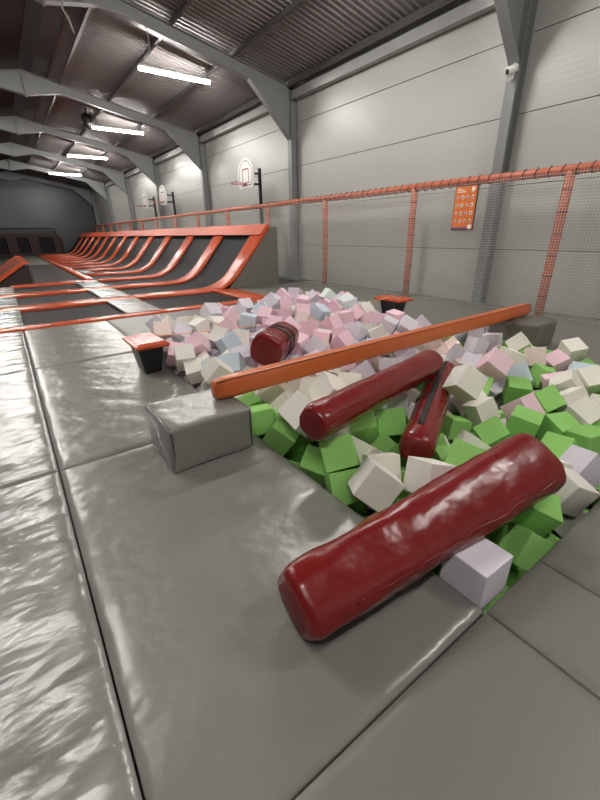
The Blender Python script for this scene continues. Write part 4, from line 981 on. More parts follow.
('G',2.394,1.146,-0.080,-0.366,0.834,0.185,-0.370,0.210,'half-hidden green foam cube right of the strapped bolster, lower group, second from left'),
('W',1.895,3.704,-0.018,-0.347,0.811,-0.225,0.414,0.210,'half-hidden cream foam cube between the slackline and beam, rightmost'),
('W',4.170,1.562,-0.209,0.181,-0.631,-0.159,0.737,0.210,'half-hidden cream foam cube right of the strapped bolster, upper group, the only such one'),
('L',1.635,4.700,0.173,-0.853,-0.491,0.053,-0.167,0.210,'half-hidden lavender grey foam cube between the slackline and beam, the left of two'),
('L',4.410,4.677,0.204,0.794,0.143,-0.561,-0.186,0.210,'half-hidden lavender grey foam cube behind the middle of the orange beam, second from left'),
('P',3.980,3.256,0.145,-0.596,-0.522,0.263,0.550,0.210,'half-hidden pink foam cube behind the middle of the orange beam, second from right'),
('P',3.480,5.993,0.264,0.269,-0.002,-0.392,0.880,0.210,'half-hidden pink foam cube beyond the slackline, left half, the right of two'),
('P',4.760,4.350,0.127,-0.931,0.260,-0.021,-0.257,0.210,'half-hidden pink foam cube behind the middle of the orange beam, third from right'),
('L',3.806,4.099,0.108,0.923,0.120,0.284,-0.229,0.210,'half-hidden lavender grey foam cube behind the middle of the orange beam, leftmost'),
('G',3.501,1.198,-0.144,0.430,-0.533,0.395,0.612,0.210,'half-hidden green foam cube right of the strapped bolster, lower group, rightmost'),
('G',4.781,2.872,-0.068,0.831,-0.179,-0.518,0.098,0.210,'half-hidden green foam cube between the beam and long bolster, the only such one'),
('P',1.450,3.912,-0.214,0.356,-0.317,-0.768,-0.428,0.210,'half-hidden pink foam cube between the slackline and beam, leftmost'),
('W',2.508,1.876,-0.264,0.158,0.900,0.188,0.361,0.210,'half-hidden cream foam cube just left of the strapped bolster, second from left'),
('W',3.579,2.441,0.109,-0.147,-0.972,0.179,-0.036,0.210,'half-hidden cream foam cube between the beam and long bolster, rightmost'),
('W',4.470,5.871,0.342,0.694,-0.494,-0.413,0.322,0.210,'half-hidden cream foam cube beyond the slackline, right half, second from left'),
('P',3.535,3.990,0.149,0.322,-0.384,-0.426,0.753,0.210,'half-hidden pink foam cube behind the middle of the orange beam, third from left'),
('P',4.649,5.627,0.208,0.529,-0.222,0.459,-0.678,0.210,'half-hidden pink foam cube beyond the slackline, right half, second from left'),
('L',4.597,2.467,-0.095,-0.273,0.715,-0.248,-0.594,0.210,'half-hidden lavender grey foam cube right of the strapped bolster, upper group, leftmost'),
('L',3.207,2.419,0.164,-0.884,0.192,0.244,0.349,0.210,'half-hidden lavender grey foam cube between the beam and long bolster, second from right'),
('P',5.277,5.894,0.270,-0.620,0.458,-0.638,0.005,0.210,'half-hidden pink foam cube beyond the slackline, right half, second from right'),
('W',3.516,3.141,0.176,-0.737,0.282,0.319,0.525,0.210,'half-hidden cream foam cube behind the middle of the orange beam, third from left'),
('P',2.862,3.994,0.166,-0.256,-0.160,0.889,0.345,0.210,'half-hidden pink foam cube behind the middle of the orange beam, leftmost'),
('G',4.924,1.273,-0.036,0.448,-0.500,-0.698,0.251,0.210,'half-hidden green foam cube right of the strapped bolster, upper group, rightmost'),
('G',4.578,2.169,0.057,-0.820,-0.225,-0.071,-0.522,0.210,'half-hidden green foam cube right of the strapped bolster, upper group, second from left'),
('P',4.704,3.481,0.056,-0.489,-0.288,0.413,0.712,0.210,'half-hidden pink foam cube behind the middle of the orange beam, rightmost'),
('W',4.066,3.624,0.034,-0.066,-0.832,-0.330,-0.442,0.210,'half-hidden cream foam cube behind the middle of the orange beam, second from right'),
('W',1.613,4.010,-0.118,0.295,0.361,0.481,0.742,0.210,'half-hidden cream foam cube between the slackline and beam, leftmost'),
('G',4.194,1.030,-0.062,-0.937,0.231,-0.245,-0.088,0.210,'half-hidden green foam cube right of the strapped bolster, upper group, second from right'),
('L',3.792,2.670,0.024,-0.420,-0.070,0.905,0.004,0.210,'half-hidden lavender grey foam cube between the beam and long bolster, rightmost'),
('B',2.084,4.719,0.215,0.572,0.467,-0.563,-0.372,0.210,'half-hidden pale blue foam cube beyond the slackline, left half, the only such one'),
('W',1.665,2.414,0.057,-0.515,-0.849,-0.015,-0.120,0.210,'half-hidden cream foam cube between the beam and long bolster, leftmost'),
('B',3.037,4.478,0.241,0.273,-0.787,0.525,0.177,0.210,'half-hidden pale blue foam cube between the slackline and beam, the only such one'),
('G',1.443,2.468,-0.343,-0.605,-0.439,0.663,0.041,0.210,'half-hidden green foam cube between grey block and strapped bolster, the only such one'),
('W',3.503,2.842,0.229,-0.461,0.194,-0.392,0.772,0.210,'half-hidden cream foam cube between the beam and long bolster, third from left'),
('P',4.000,5.663,0.273,-0.287,-0.270,0.396,-0.830,0.210,'half-hidden pink foam cube beyond the slackline, right half, leftmost'),
('P',1.710,3.104,-0.106,0.240,0.500,-0.481,0.679,0.210,'half-hidden pink foam cube between the beam and long bolster, the only such one'),
('B',5.205,4.906,0.039,-0.819,-0.340,0.019,-0.461,0.210,'half-hidden pale blue foam cube behind the middle of the orange beam, the only such one'),
('W',2.626,2.323,-0.291,-0.796,-0.500,0.283,-0.192,0.210,'half-hidden cream foam cube just left of the strapped bolster, leftmost'),
('W',4.130,3.017,0.141,-0.006,-0.691,-0.359,-0.627,0.210,'half-hidden cream foam cube between the beam and long bolster, second from right'),
('P',4.685,4.695,0.236,-0.904,0.068,0.422,-0.030,0.210,'half-hidden pink foam cube beyond the slackline, right half, rightmost'),
('P',2.334,4.252,0.112,0.046,0.531,-0.778,0.333,0.210,'half-hidden pink foam cube between the slackline and beam, second from left'),
('W',3.378,2.295,-0.050,0.728,-0.555,-0.309,0.259,0.210,'half-hidden cream foam cube just left of the strapped bolster, rightmost'),
('G',4.442,2.286,-0.053,-0.197,0.942,0.272,-0.019,0.210,'half-hidden green foam cube right of the strapped bolster, upper group, leftmost'),
('W',1.981,4.910,0.034,-0.053,-0.385,0.373,0.842,0.210,'half-hidden cream foam cube between the slackline and beam, second from left'),
('L',3.423,3.024,-0.095,0.101,-0.524,-0.660,-0.529,0.210,'half-hidden lavender grey foam cube between the beam and long bolster, second from left'),
('L',3.508,1.849,-0.365,-0.711,-0.091,-0.601,0.353,0.210,'half-hidden lavender grey foam cube right of the strapped bolster, lower group, the only such one'),
('G',2.154,2.193,0.008,0.104,-0.041,0.864,-0.492,0.210,'half-hidden green foam cube just left of the strapped bolster, the only such one'),
('L',2.810,3.194,0.100,-0.706,-0.615,0.313,0.159,0.210,'half-hidden lavender grey foam cube between the beam and long bolster, leftmost'),
('W',4.533,3.806,0.126,0.551,0.480,0.578,0.364,0.210,'half-hidden cream foam cube behind the middle of the orange beam, rightmost'),
('P',3.245,4.430,0.092,0.939,0.266,0.014,-0.218,0.210,'half-hidden pink foam cube behind the middle of the orange beam, second from left'),
('W',4.865,5.259,0.323,0.731,-0.612,0.261,0.150,0.210,'half-hidden cream foam cube beyond the slackline, right half, second from right'),
('L',5.224,2.748,-0.106,-0.288,0.243,-0.790,0.483,0.210,'half-hidden lavender grey foam cube right of the strapped bolster, upper group, second from left'),
('L',2.135,4.079,0.104,0.465,0.866,0.183,0.025,0.210,'half-hidden lavender grey foam cube between the slackline and beam, the right of two'),
('G',3.960,1.635,-0.171,0.436,-0.538,0.530,0.489,0.210,'half-hidden green foam cube right of the strapped bolster, upper group, third from left'),
('W',5.024,5.103,0.190,0.802,-0.291,-0.369,-0.368,0.210,'half-hidden cream foam cube beyond the slackline, right half, rightmost'),
('G',1.451,0.673,-0.188,0.587,0.765,0.255,0.071,0.210,'half-hidden green foam cube at the near edge under the large bolster, the only such one'),
('P',2.119,1.453,-0.223,-0.658,-0.005,-0.736,-0.160,0.210,'half-hidden pink foam cube just left of the strapped bolster, the only such one'),
('W',3.298,0.648,-0.218,0.607,-0.355,0.697,0.140,0.210,'half-hidden cream foam cube at the near edge under the large bolster, the only such one'),
('W',2.224,4.810,-0.107,-0.230,0.088,0.075,0.966,0.210,'half-hidden cream foam cube between the slackline and beam, second from right'),
('G',3.130,1.921,-0.421,-0.054,0.346,0.850,-0.393,0.210,'half-hidden green foam cube right of the strapped bolster, lower group, leftmost')]
STUFF = [
('G',2.27,2.26,-0.20,-0.07,-0.21,-0.12,0.97,0.19),
('G',4.06,2.02,0.10,-0.38,-0.05,-0.92,-0.12,0.21),
('G',4.63,3.03,0.12,0.72,-0.50,0.31,-0.37,0.21),
('M',4.37,3.00,0.11,-0.37,0.60,-0.43,-0.57,0.21),
('L',4.47,3.27,0.01,0.26,0.40,0.68,0.56,0.21),
('W',2.24,3.22,0.04,0.95,-0.09,-0.11,0.28,0.21),
('W',2.34,3.01,0.11,0.77,-0.11,-0.44,-0.45,0.21),
('W',3.47,0.79,-0.05,-0.26,0.57,-0.54,0.56,0.21),
('G',4.94,0.65,0.12,0.61,-0.64,-0.04,-0.47,0.21),
('L',2.53,3.63,0.04,0.79,0.17,-0.50,0.31,0.21),
('G',1.73,2.15,-0.28,-0.75,0.25,-0.18,0.59,0.21),
('G',5.22,0.63,0.11,-0.08,0.98,-0.18,0.08,0.21),
('L',2.56,2.58,-0.19,0.60,-0.48,-0.32,-0.55,0.21),
('G',2.22,0.93,-0.08,0.23,0.52,-0.03,-0.83,0.21),
('G',4.63,1.10,0.11,0.79,0.19,-0.23,-0.54,0.21),
('G',5.12,0.88,0.07,-0.23,-0.20,-0.80,-0.52,0.21),
('L',2.05,5.69,0.20,0.50,-0.05,-0.29,-0.81,0.21),
('P',2.67,5.85,0.20,0.27,-0.39,0.82,0.30,0.21),
('W',3.09,4.68,0.12,0.34,-0.36,-0.14,0.86,0.21),
('W',4.79,3.84,0.05,0.34,0.33,0.81,0.34,0.21),
('L',2.94,3.87,0.01,0.66,-0.06,-0.56,0.50,0.21),
('W',2.89,5.99,0.21,0.21,0.93,0.26,0.17,0.21),
('W',5.21,1.27,-0.09,0.40,-0.24,0.61,0.64,0.21),
('P',2.35,5.83,0.18,0.07,0.49,0.78,0.38,0.21),
('P',5.09,5.38,0.21,0.48,0.18,-0.55,-0.66,0.21),
('W',1.71,5.98,0.12,0.55,0.29,0.49,-0.62,0.21),
('L',3.21,6.00,0.21,0.31,-0.18,-0.92,-0.18,0.21),
('P',4.04,0.64,-0.02,-0.55,-0.59,0.56,-0.19,0.21),
('P',1.45,5.01,-0.27,-0.08,0.78,0.40,-0.47,0.21),
('L',3.48,4.39,0.06,0.46,-0.37,0.61,0.53,0.21),
('G',4.16,0.82,0.13,0.88,0.02,-0.27,-0.38,0.21),
('W',2.12,2.95,-0.01,0.17,-0.60,0.50,0.60,0.21),
('L',3.31,2.79,-0.01,-0.82,0.53,0.12,-0.18,0.21),
('L',5.24,5.22,0.11,-0.72,-0.30,-0.63,-0.01,0.21),
('P',2.36,3.84,0.13,0.18,0.54,-0.78,-0.23,0.21),
('G',2.46,0.88,0.06,0.08,0.90,0.42,0.12,0.21),
('P',5.17,3.80,-0.17,-0.26,0.55,0.52,-0.61,0.21),
('W',1.71,3.32,0.11,0.39,0.76,0.53,0.06,0.21),
('P',4.95,4.17,0.05,-0.43,0.82,0.25,-0.27,0.21),
('G',4.42,0.67,0.14,0.15,0.93,0.05,-0.32,0.21),
('B',4.74,3.22,-0.09,-0.34,0.87,-0.09,-0.35,0.21),
('G',4.20,2.24,0.01,-0.01,0.01,-0.15,-0.99,0.21),
('P',2.15,2.57,-0.06,0.83,-0.23,-0.38,0.33,0.21),
('L',3.74,3.24,0.07,-0.43,0.30,-0.67,0.53,0.21),
('L',3.89,0.65,0.20,-0.81,0.34,0.48,0.01,0.21),
('B',3.35,3.35,0.08,-0.97,-0.03,0.13,-0.19,0.21),
('W',4.08,4.11,0.08,-0.34,0.16,0.42,-0.82,0.21),
('P',2.59,3.97,0.10,-0.75,-0.15,0.61,-0.22,0.21),
('W',3.10,2.63,-0.00,-0.46,-0.07,0.87,-0.15,0.21),
('G',1.86,2.18,0.08,0.79,0.49,-0.31,0.21,0.21),
('P',1.99,3.43,0.05,-0.66,0.67,-0.30,-0.16,0.21),
('L',2.00,2.39,0.04,0.31,0.77,-0.26,0.49,0.21),
('W',4.27,3.22,0.14,0.27,0.72,0.17,-0.61,0.21),
('G',4.90,0.81,-0.09,-0.69,-0.21,0.63,0.28,0.21),
('W',1.84,5.83,0.16,-0.75,-0.43,0.31,-0.40,0.21),
('L',5.07,4.67,0.07,0.63,-0.53,-0.43,-0.37,0.21),
('B',2.60,4.23,0.18,-0.68,-0.32,-0.10,-0.66,0.21),
('W',2.76,2.46,-0.02,-0.35,0.01,0.61,-0.71,0.21),
('B',3.44,4.65,0.06,0.87,-0.14,-0.28,0.37,0.21),
('P',4.19,4.74,0.10,0.34,-0.33,-0.44,-0.76,0.21),
('G',4.92,1.03,0.05,-0.25,-0.03,-0.96,-0.08,0.21),
('P',1.42,5.46,0.04,0.08,-0.06,0.72,-0.69,0.21),
('P',5.24,4.38,-0.16,-0.45,0.52,-0.29,0.67,0.21),
('P',1.76,5.73,0.11,-0.36,-0.20,-0.35,0.84,0.21),
('G',1.43,1.05,-0.08,-0.13,-0.07,-0.60,-0.79,0.21),
('W',4.89,5.51,0.25,-0.64,-0.36,0.34,-0.59,0.21),
('W',4.39,3.51,-0.04,-0.16,-0.49,0.86,-0.03,0.21),
('G',3.37,0.58,0.14,-0.71,0.03,0.63,0.30,0.21),
('G',3.62,0.60,0.16,0.59,-0.39,0.24,0.67,0.21),
('W',4.53,4.24,0.06,0.36,0.02,-0.37,0.86,0.21),
('W',3.96,3.09,-0.07,0.07,-0.89,0.03,0.44,0.21),
('L',1.66,5.53,0.19,0.14,0.94,-0.19,0.24,0.21),
('W',1.67,5.41,-0.03,-0.13,-0.04,-0.73,-0.67,0.21),
('P',1.48,5.72,0.07,0.43,0.65,-0.35,-0.53,0.21),
('W',3.15,5.14,0.23,0.38,0.16,0.81,0.42,0.21),
('L',2.77,3.42,-0.02,0.93,-0.28,0.21,0.15,0.21),
('W',1.43,2.99,-0.15,-0.60,0.16,0.27,0.74,0.21),
('W',5.23,3.97,-0.04,-0.27,-0.06,0.94,0.22,0.21),
('W',4.68,0.63,0.03,0.05,0.75,-0.20,-0.63,0.21),
('G',1.68,0.93,-0.10,0.47,-0.33,-0.33,0.75,0.21),
('W',4.32,5.67,0.35,-0.57,0.54,-0.53,-0.33,0.21),
('L',5.39,5.46,0.11,-0.30,0.39,-0.69,0.53,0.21),
('G',3.62,2.18,-0.11,-0.67,-0.04,0.69,-0.28,0.21),
('G',1.97,3.19,0.12,-0.65,-0.33,-0.61,-0.31,0.21),
('P',4.16,3.42,0.05,0.15,-0.52,-0.56,0.63,0.21),
('B',5.03,6.04,0.25,0.31,0.03,-0.26,0.91,0.21),
('L',2.50,4.91,0.10,0.03,0.50,0.12,-0.85,0.21),
('L',3.92,4.33,0.02,-0.86,-0.49,-0.13,0.04,0.21),
('P',2.04,4.31,0.02,-0.14,0.46,0.83,-0.28,0.21),
('P',4.25,5.54,0.15,-0.19,-0.22,0.94,0.15,0.21),
('B',1.62,5.20,0.13,0.03,-0.33,0.23,0.92,0.21),
('W',5.21,4.56,-0.05,0.30,0.12,0.88,-0.36,0.21),
('P',2.86,5.29,0.17,-0.52,0.27,0.68,-0.44,0.21),
('W',4.66,0.86,-0.08,-0.75,-0.52,0.29,0.28,0.21),
('W',2.46,5.64,0.16,-0.05,-0.40,-0.42,0.81,0.21),
('P',2.40,3.53,-0.15,0.86,0.39,-0.22,-0.22,0.21),
('L',4.31,5.31,0.16,0.06,0.28,-0.78,0.56,0.21),
('L',3.91,2.57,-0.05,0.15,0.88,0.33,0.32,0.21),
('P',3.77,5.39,0.15,0.69,0.28,0.67,0.05,0.21),
('L',5.20,3.30,-0.20,-0.26,0.39,-0.88,0.00,0.21),
('B',3.71,4.73,0.12,-0.00,-0.91,0.32,0.25,0.21),
('P',5.24,5.74,0.13,0.50,0.47,-0.62,-0.37,0.21),
('P',4.21,3.73,-0.09,0.90,0.12,-0.41,-0.01,0.21),
('W',1.69,3.57,-0.04,-0.39,0.87,0.06,-0.28,0.21),
('L',2.33,3.88,-0.14,0.66,0.40,-0.30,0.56,0.21),
('P',4.30,0.62,-0.06,-0.78,0.18,-0.18,0.56,0.21),
('P',4.32,3.97,-0.01,0.11,0.01,0.70,-0.71,0.21),
('L',2.67,4.86,-0.16,-0.29,-0.39,0.57,-0.67,0.21),
('L',3.76,5.04,0.07,0.72,0.11,-0.53,-0.44,0.21),
('P',3.72,5.94,0.23,0.68,-0.04,-0.51,-0.53,0.21),
('L',3.17,4.23,-0.08,0.86,0.15,0.20,0.44,0.21),
('G',3.63,1.51,-0.19,0.16,0.13,0.88,-0.44,0.21),
('P',2.94,4.26,0.08,0.37,-0.29,-0.65,0.59,0.21),
('L',4.20,2.86,-0.08,0.09,0.81,0.14,-0.57,0.21),
('P',1.97,3.15,-0.13,-0.00,-0.66,-0.75,0.11,0.21),
('P',4.95,3.28,-0.14,0.24,-0.17,-0.44,-0.85,0.21),
('L',4.32,5.07,0.06,-0.10,-0.07,0.74,-0.67,0.21),
('P',3.65,4.22,-0.04,-0.87,-0.04,0.08,-0.49,0.21),
('G',4.37,1.79,-0.23,-0.64,0.15,0.61,-0.43,0.21),
('B',4.06,5.25,0.10,-0.20,-0.50,-0.41,-0.74,0.21),
('G',4.80,1.51,-0.13,0.04,-0.44,-0.07,-0.90,0.21),
('L',1.90,5.30,0.11,-0.48,-0.14,-0.84,-0.20,0.21),
('L',5.01,4.43,0.07,0.02,-0.88,0.46,0.14,0.21),
('P',2.72,2.75,-0.04,-0.34,-0.10,-0.47,0.81,0.21),
('W',4.52,2.73,-0.09,0.36,-0.01,0.89,-0.27,0.21),
('L',3.24,5.34,0.03,-0.02,-0.74,-0.67,0.01,0.21),
('W',4.40,2.05,-0.10,0.52,0.51,-0.60,0.33,0.21),
('W',5.01,2.18,-0.14,-0.43,-0.36,-0.42,0.71,0.21),
('P',3.46,5.33,0.20,0.02,-0.88,-0.17,-0.45,0.21),
('B',3.40,5.59,0.20,0.14,0.81,-0.05,-0.57,0.21),
('W',2.69,4.68,0.06,0.09,0.11,-0.28,0.95,0.21),
('P',2.23,5.58,0.26,0.39,0.06,0.71,0.59,0.21),
('P',4.82,4.63,0.06,0.51,0.41,-0.74,0.14,0.21),
('P',2.26,2.81,-0.22,-0.29,-0.15,0.43,0.84,0.21),
('P',2.65,5.47,0.12,-0.44,-0.23,-0.79,0.37,0.21),
('W',4.45,1.33,-0.19,0.04,0.16,-0.41,0.89,0.21),
('L',2.34,2.52,-0.17,0.09,-0.21,-0.82,-0.52,0.21),
('W',2.94,2.82,-0.19,0.28,0.38,0.77,-0.42,0.21),
('P',4.10,6.02,0.18,0.26,0.38,-0.44,0.77,0.21),
('G',2.56,1.00,-0.08,0.40,-0.48,0.78,-0.06,0.21),
('P',4.98,5.75,0.17,-0.09,0.29,0.77,-0.57,0.21),
('P',2.45,5.18,0.07,0.09,0.79,-0.33,0.51,0.21),
('G',4.77,2.01,-0.17,0.65,-0.23,-0.38,-0.61,0.21),
('L',3.15,3.65,-0.01,0.77,-0.42,-0.05,-0.49,0.21),
('L',1.59,4.93,-0.00,-0.19,0.88,-0.42,0.06,0.21),
('L',2.76,3.65,-0.14,0.29,-0.34,-0.87,-0.23,0.21),
('P',4.95,3.55,-0.11,0.67,0.35,-0.26,0.60,0.21),
('W',3.40,3.77,0.02,-0.72,0.47,0.45,0.25,0.21),
('L',2.85,5.64,0.15,0.09,0.85,0.48,-0.17,0.21),
('L',3.19,3.98,-0.06,0.66,-0.68,-0.18,-0.26,0.21),
('P',2.77,4.41,0.06,0.85,0.04,0.12,-0.51,0.21),
('L',2.40,4.67,0.02,0.46,0.48,-0.02,-0.74,0.21),
('W',1.88,2.69,-0.13,0.72,-0.59,0.12,0.34,0.21),
('P',2.31,5.41,0.10,-0.59,-0.56,0.58,0.05,0.21),
('W',4.97,2.74,-0.18,-0.24,0.59,-0.40,0.66,0.21),
('W',4.64,4.00,-0.04,0.38,-0.80,-0.46,-0.13,0.21),
('W',3.12,3.30,0.00,-0.06,0.98,0.15,-0.13,0.21),
('P',2.98,4.93,0.08,0.04,0.75,0.11,-0.65,0.21),
('W',2.99,3.03,-0.04,-0.13,0.94,-0.09,-0.32,0.21),
('P',3.01,3.54,-0.19,0.73,0.50,0.08,0.45,0.21),
('P',3.90,5.81,0.18,0.21,0.24,0.28,0.91,0.21),
('W',1.53,3.32,-0.05,-0.79,-0.01,-0.57,0.24,0.21),
('G',5.20,1.02,-0.06,0.77,0.40,-0.47,0.17,0.21),
('P',4.23,4.22,-0.09,0.10,0.42,-0.90,-0.02,0.21),
('P',3.59,2.75,-0.04,0.14,-0.22,-0.89,0.37,0.21),
('W',5.23,3.03,-0.06,0.67,-0.71,0.14,-0.15,0.21),
('L',4.57,5.40,0.22,0.19,-0.78,0.50,-0.32,0.21),
('P',4.60,4.51,0.08,0.23,0.37,-0.67,-0.60,0.21),
('P',3.49,4.94,0.12,0.22,0.26,-0.36,-0.87,0.21),
('W',4.30,2.50,-0.08,-0.33,-0.68,0.49,-0.44,0.21),
('L',3.37,2.55,-0.06,-0.43,-0.57,0.54,-0.45,0.21),
('G',1.44,1.35,-0.33,-0.29,-0.62,-0.72,-0.11,0.21),
('P',3.04,5.81,0.13,-0.17,-0.86,0.47,0.08,0.21),
('W',4.72,2.25,-0.20,0.11,-0.22,0.59,0.77,0.21),
('G',5.19,1.72,-0.20,0.37,0.87,0.32,-0.02,0.21),
('L',4.14,4.45,-0.03,0.15,-0.68,-0.19,-0.69,0.21),
('G',4.18,1.29,-0.15,-0.37,0.16,-0.58,0.71,0.21),
('G',2.82,1.04,-0.13,-0.70,0.21,0.30,-0.62,0.21),
('W',4.85,4.29,-0.07,-0.17,0.52,0.68,-0.48,0.21),
('W',5.14,0.77,-0.13,-0.02,-0.21,0.05,0.98,0.21),
('L',3.24,4.90,0.07,0.69,-0.43,0.58,-0.04,0.21),
('W',2.68,6.13,0.20,-0.59,0.54,0.52,0.31,0.21),
('G',5.06,2.45,-0.19,-0.23,-0.70,-0.49,-0.46,0.21),
('W',5.24,2.16,-0.05,-0.57,-0.56,-0.41,0.44,0.21),
('L',4.08,5.00,0.06,0.20,-0.85,0.14,-0.46,0.21),
('W',3.85,2.24,-0.26,-0.45,0.56,0.65,-0.24,0.21),
('B',4.54,4.93,0.14,0.21,0.33,-0.79,0.48,0.21),
('W',4.28,6.05,0.32,0.17,0.60,-0.49,0.60,0.21),
('W',2.47,3.23,-0.13,-0.67,-0.18,-0.39,0.61,0.21),
('W',3.39,4.14,0.04,0.74,0.58,-0.31,-0.18,0.21),
('L',4.02,5.46,0.21,0.09,0.03,-0.94,-0.31,0.21),
('L',2.03,6.02,0.14,-0.03,-0.36,-0.02,-0.93,0.21),
('W',3.88,4.60,0.02,-0.08,0.50,-0.17,-0.85,0.21),
('G',1.91,1.12,-0.09,-0.02,0.19,-0.03,-0.98,0.21),
('P',3.88,3.89,-0.17,-0.47,0.64,0.47,-0.39,0.21),
('W',4.11,2.12,-0.22,0.30,0.51,0.22,0.78,0.21),
('L',2.23,4.98,0.11,-0.59,-0.54,-0.58,-0.15,0.21),
('P',1.48,4.69,-0.30,-0.38,-0.51,-0.05,-0.77,0.21),
('G',4.57,1.93,-0.29,-0.82,-0.11,0.24,0.52,0.21),
('L',2.98,2.58,-0.25,0.75,0.65,0.03,0.10,0.21),
('P',1.46,5.98,-0.11,0.34,0.31,0.88,0.12,0.21),
('L',4.97,3.03,-0.17,-0.46,0.02,0.47,0.76,0.21),
('W',4.41,0.89,-0.01,-0.01,-0.59,0.33,0.74,0.21),
('G',1.45,1.10,-0.29,0.96,-0.08,-0.27,-0.09,0.21),
('L',4.66,3.66,-0.11,0.94,-0.11,-0.25,0.20,0.21),
('P',4.44,4.15,-0.22,0.30,0.30,-0.90,0.07,0.21),
('P',3.50,4.57,-0.20,-0.28,0.72,-0.04,-0.64,0.21),
('W',2.31,4.39,-0.11,0.10,-0.80,-0.46,0.38,0.21),
('P',4.77,5.38,0.08,-0.41,0.57,-0.66,0.26,0.21),
('W',5.12,2.25,-0.39,0.67,0.70,0.01,0.25,0.21),
('G',2.46,2.07,-0.32,-0.61,-0.04,-0.42,-0.67,0.21),
('P',5.00,5.28,-0.04,-0.57,-0.25,-0.55,-0.55,0.21),
('G',2.81,0.80,-0.29,-0.04,0.75,0.54,-0.38,0.21),
('P',4.35,3.09,-0.18,-0.02,0.09,0.51,-0.85,0.21),
('P',2.72,3.16,-0.25,0.51,-0.07,0.75,0.42,0.21),
('G',3.76,1.72,-0.35,-0.59,-0.65,0.27,-0.40,0.21),
('W',5.19,2.84,-0.35,-0.51,0.71,0.40,-0.28,0.21),
('L',1.44,4.86,-0.55,0.67,0.29,0.21,0.65,0.21),
('L',2.56,1.37,-0.33,0.13,0.69,-0.41,0.58,0.21),
('P',3.89,4.14,-0.15,-0.05,0.78,0.09,0.61,0.21),
('P',2.88,5.15,-0.07,0.11,0.26,-0.96,-0.02,0.21),
('G',2.38,1.12,-0.32,-0.76,-0.02,-0.44,0.48,0.21),
('W',3.21,5.64,0.02,-0.70,-0.71,-0.03,-0.02,0.21),
('P',3.35,0.93,-0.30,-0.11,-0.16,0.88,0.44,0.21),
('W',3.32,3.31,-0.22,0.53,0.60,-0.56,0.21,0.21),
('B',4.42,4.75,-0.07,-0.63,-0.59,-0.49,-0.11,0.21),
('L',3.12,2.90,-0.40,-0.46,0.38,-0.00,-0.80,0.21),
('B',3.85,5.23,-0.06,0.39,0.91,-0.09,0.14,0.21),
('P',5.23,3.58,-0.18,-0.19,0.04,-0.13,0.97,0.21),
('L',3.67,3.19,-0.26,0.64,0.30,0.55,0.45,0.21),
('P',4.72,0.61,-0.37,0.09,0.35,-0.07,-0.93,0.21),
('W',4.78,4.09,-0.24,-0.95,-0.08,0.22,0.21,0.21),
('L',4.75,5.65,0.05,0.27,0.72,0.49,-0.41,0.21),
('W',5.14,1.45,-0.29,-0.76,0.03,-0.17,-0.63,0.21),
('L',1.65,2.86,-0.14,0.06,-0.68,-0.01,-0.73,0.21),
('P',2.46,4.12,-0.09,-0.26,-0.00,0.95,0.16,0.21),
('G',4.08,2.66,-0.25,-0.58,0.34,-0.60,0.43,0.21),
('P',1.66,5.18,-0.27,0.46,0.84,-0.02,0.27,0.21),
('P',2.54,3.77,-0.26,0.36,0.05,-0.91,0.20,0.21),
('L',1.78,5.07,-0.02,0.62,0.19,-0.70,0.29,0.21),
('P',5.11,1.21,-0.25,0.92,0.05,0.38,-0.01,0.21),
('P',5.20,4.05,-0.23,-0.30,-0.43,-0.03,-0.85,0.21),
('W',3.67,0.99,-0.25,-0.08,0.49,-0.83,-0.24,0.21),
('W',3.95,3.62,-0.20,-0.50,-0.18,-0.79,0.31,0.21),
('W',2.97,3.81,-0.23,-0.32,-0.66,-0.67,0.11,0.21),
('P',2.31,3.35,-0.33,-0.08,0.19,-0.20,-0.96,0.21),
('G',4.86,2.35,-0.39,-0.01,-0.75,0.21,-0.62,0.21),
('L',4.40,5.41,-0.06,-0.68,-0.38,-0.62,-0.04,0.21),
('P',3.25,3.77,-0.26,-0.15,0.74,0.34,0.56,0.21),
('P',2.24,5.79,0.06,-0.18,-0.58,-0.16,-0.78,0.21),
('W',2.73,2.51,-0.36,0.14,0.60,-0.79,-0.06,0.21),
('G',3.08,0.94,-0.26,-0.62,0.16,0.33,-0.70,0.21),
('L',3.89,4.84,-0.05,0.47,-0.05,0.04,-0.88,0.21),
('L',4.24,3.58,-0.29,-0.38,0.51,0.73,-0.24,0.21),
('L',3.02,1.23,-0.24,-0.31,0.12,0.82,-0.47,0.21),
('G',2.87,2.24,-0.30,-0.19,-0.73,-0.65,0.02,0.21),
('W',3.88,2.82,-0.10,0.20,0.28,0.03,-0.94,0.21),
('W',3.70,2.47,-0.17,0.70,0.32,0.26,-0.58,0.21),
('G',4.89,1.59,-0.33,0.34,0.38,-0.48,-0.72,0.21),
('L',5.14,4.22,-0.04,0.02,0.82,0.50,-0.28,0.21),
('P',2.71,4.16,-0.09,-0.33,0.47,0.48,-0.67,0.21),
('B',4.39,3.79,-0.21,0.91,0.13,0.38,0.06,0.21),
('P',2.45,2.96,-0.23,-0.10,0.92,0.30,0.25,0.21),
('W',1.77,5.48,-0.30,0.86,-0.39,0.09,0.33,0.21),
('G',4.96,0.73,-0.35,0.62,-0.42,-0.49,-0.44,0.21),
('P',4.77,1.09,-0.28,-0.21,0.61,-0.14,-0.75,0.21),
('B',3.60,3.65,-0.13,-0.41,-0.60,-0.69,0.04,0.21),
('L',4.53,3.51,-0.28,-0.35,0.22,-0.67,0.62,0.21),
('B',2.30,5.24,-0.12,-0.78,0.39,0.33,0.37,0.21),
('B',1.87,3.39,-0.16,-0.30,-0.16,-0.85,0.39,0.21),
('W',2.01,4.70,-0.16,-0.59,0.32,-0.72,-0.19,0.21),
('W',2.00,2.89,-0.22,-0.75,-0.62,0.12,0.17,0.21),
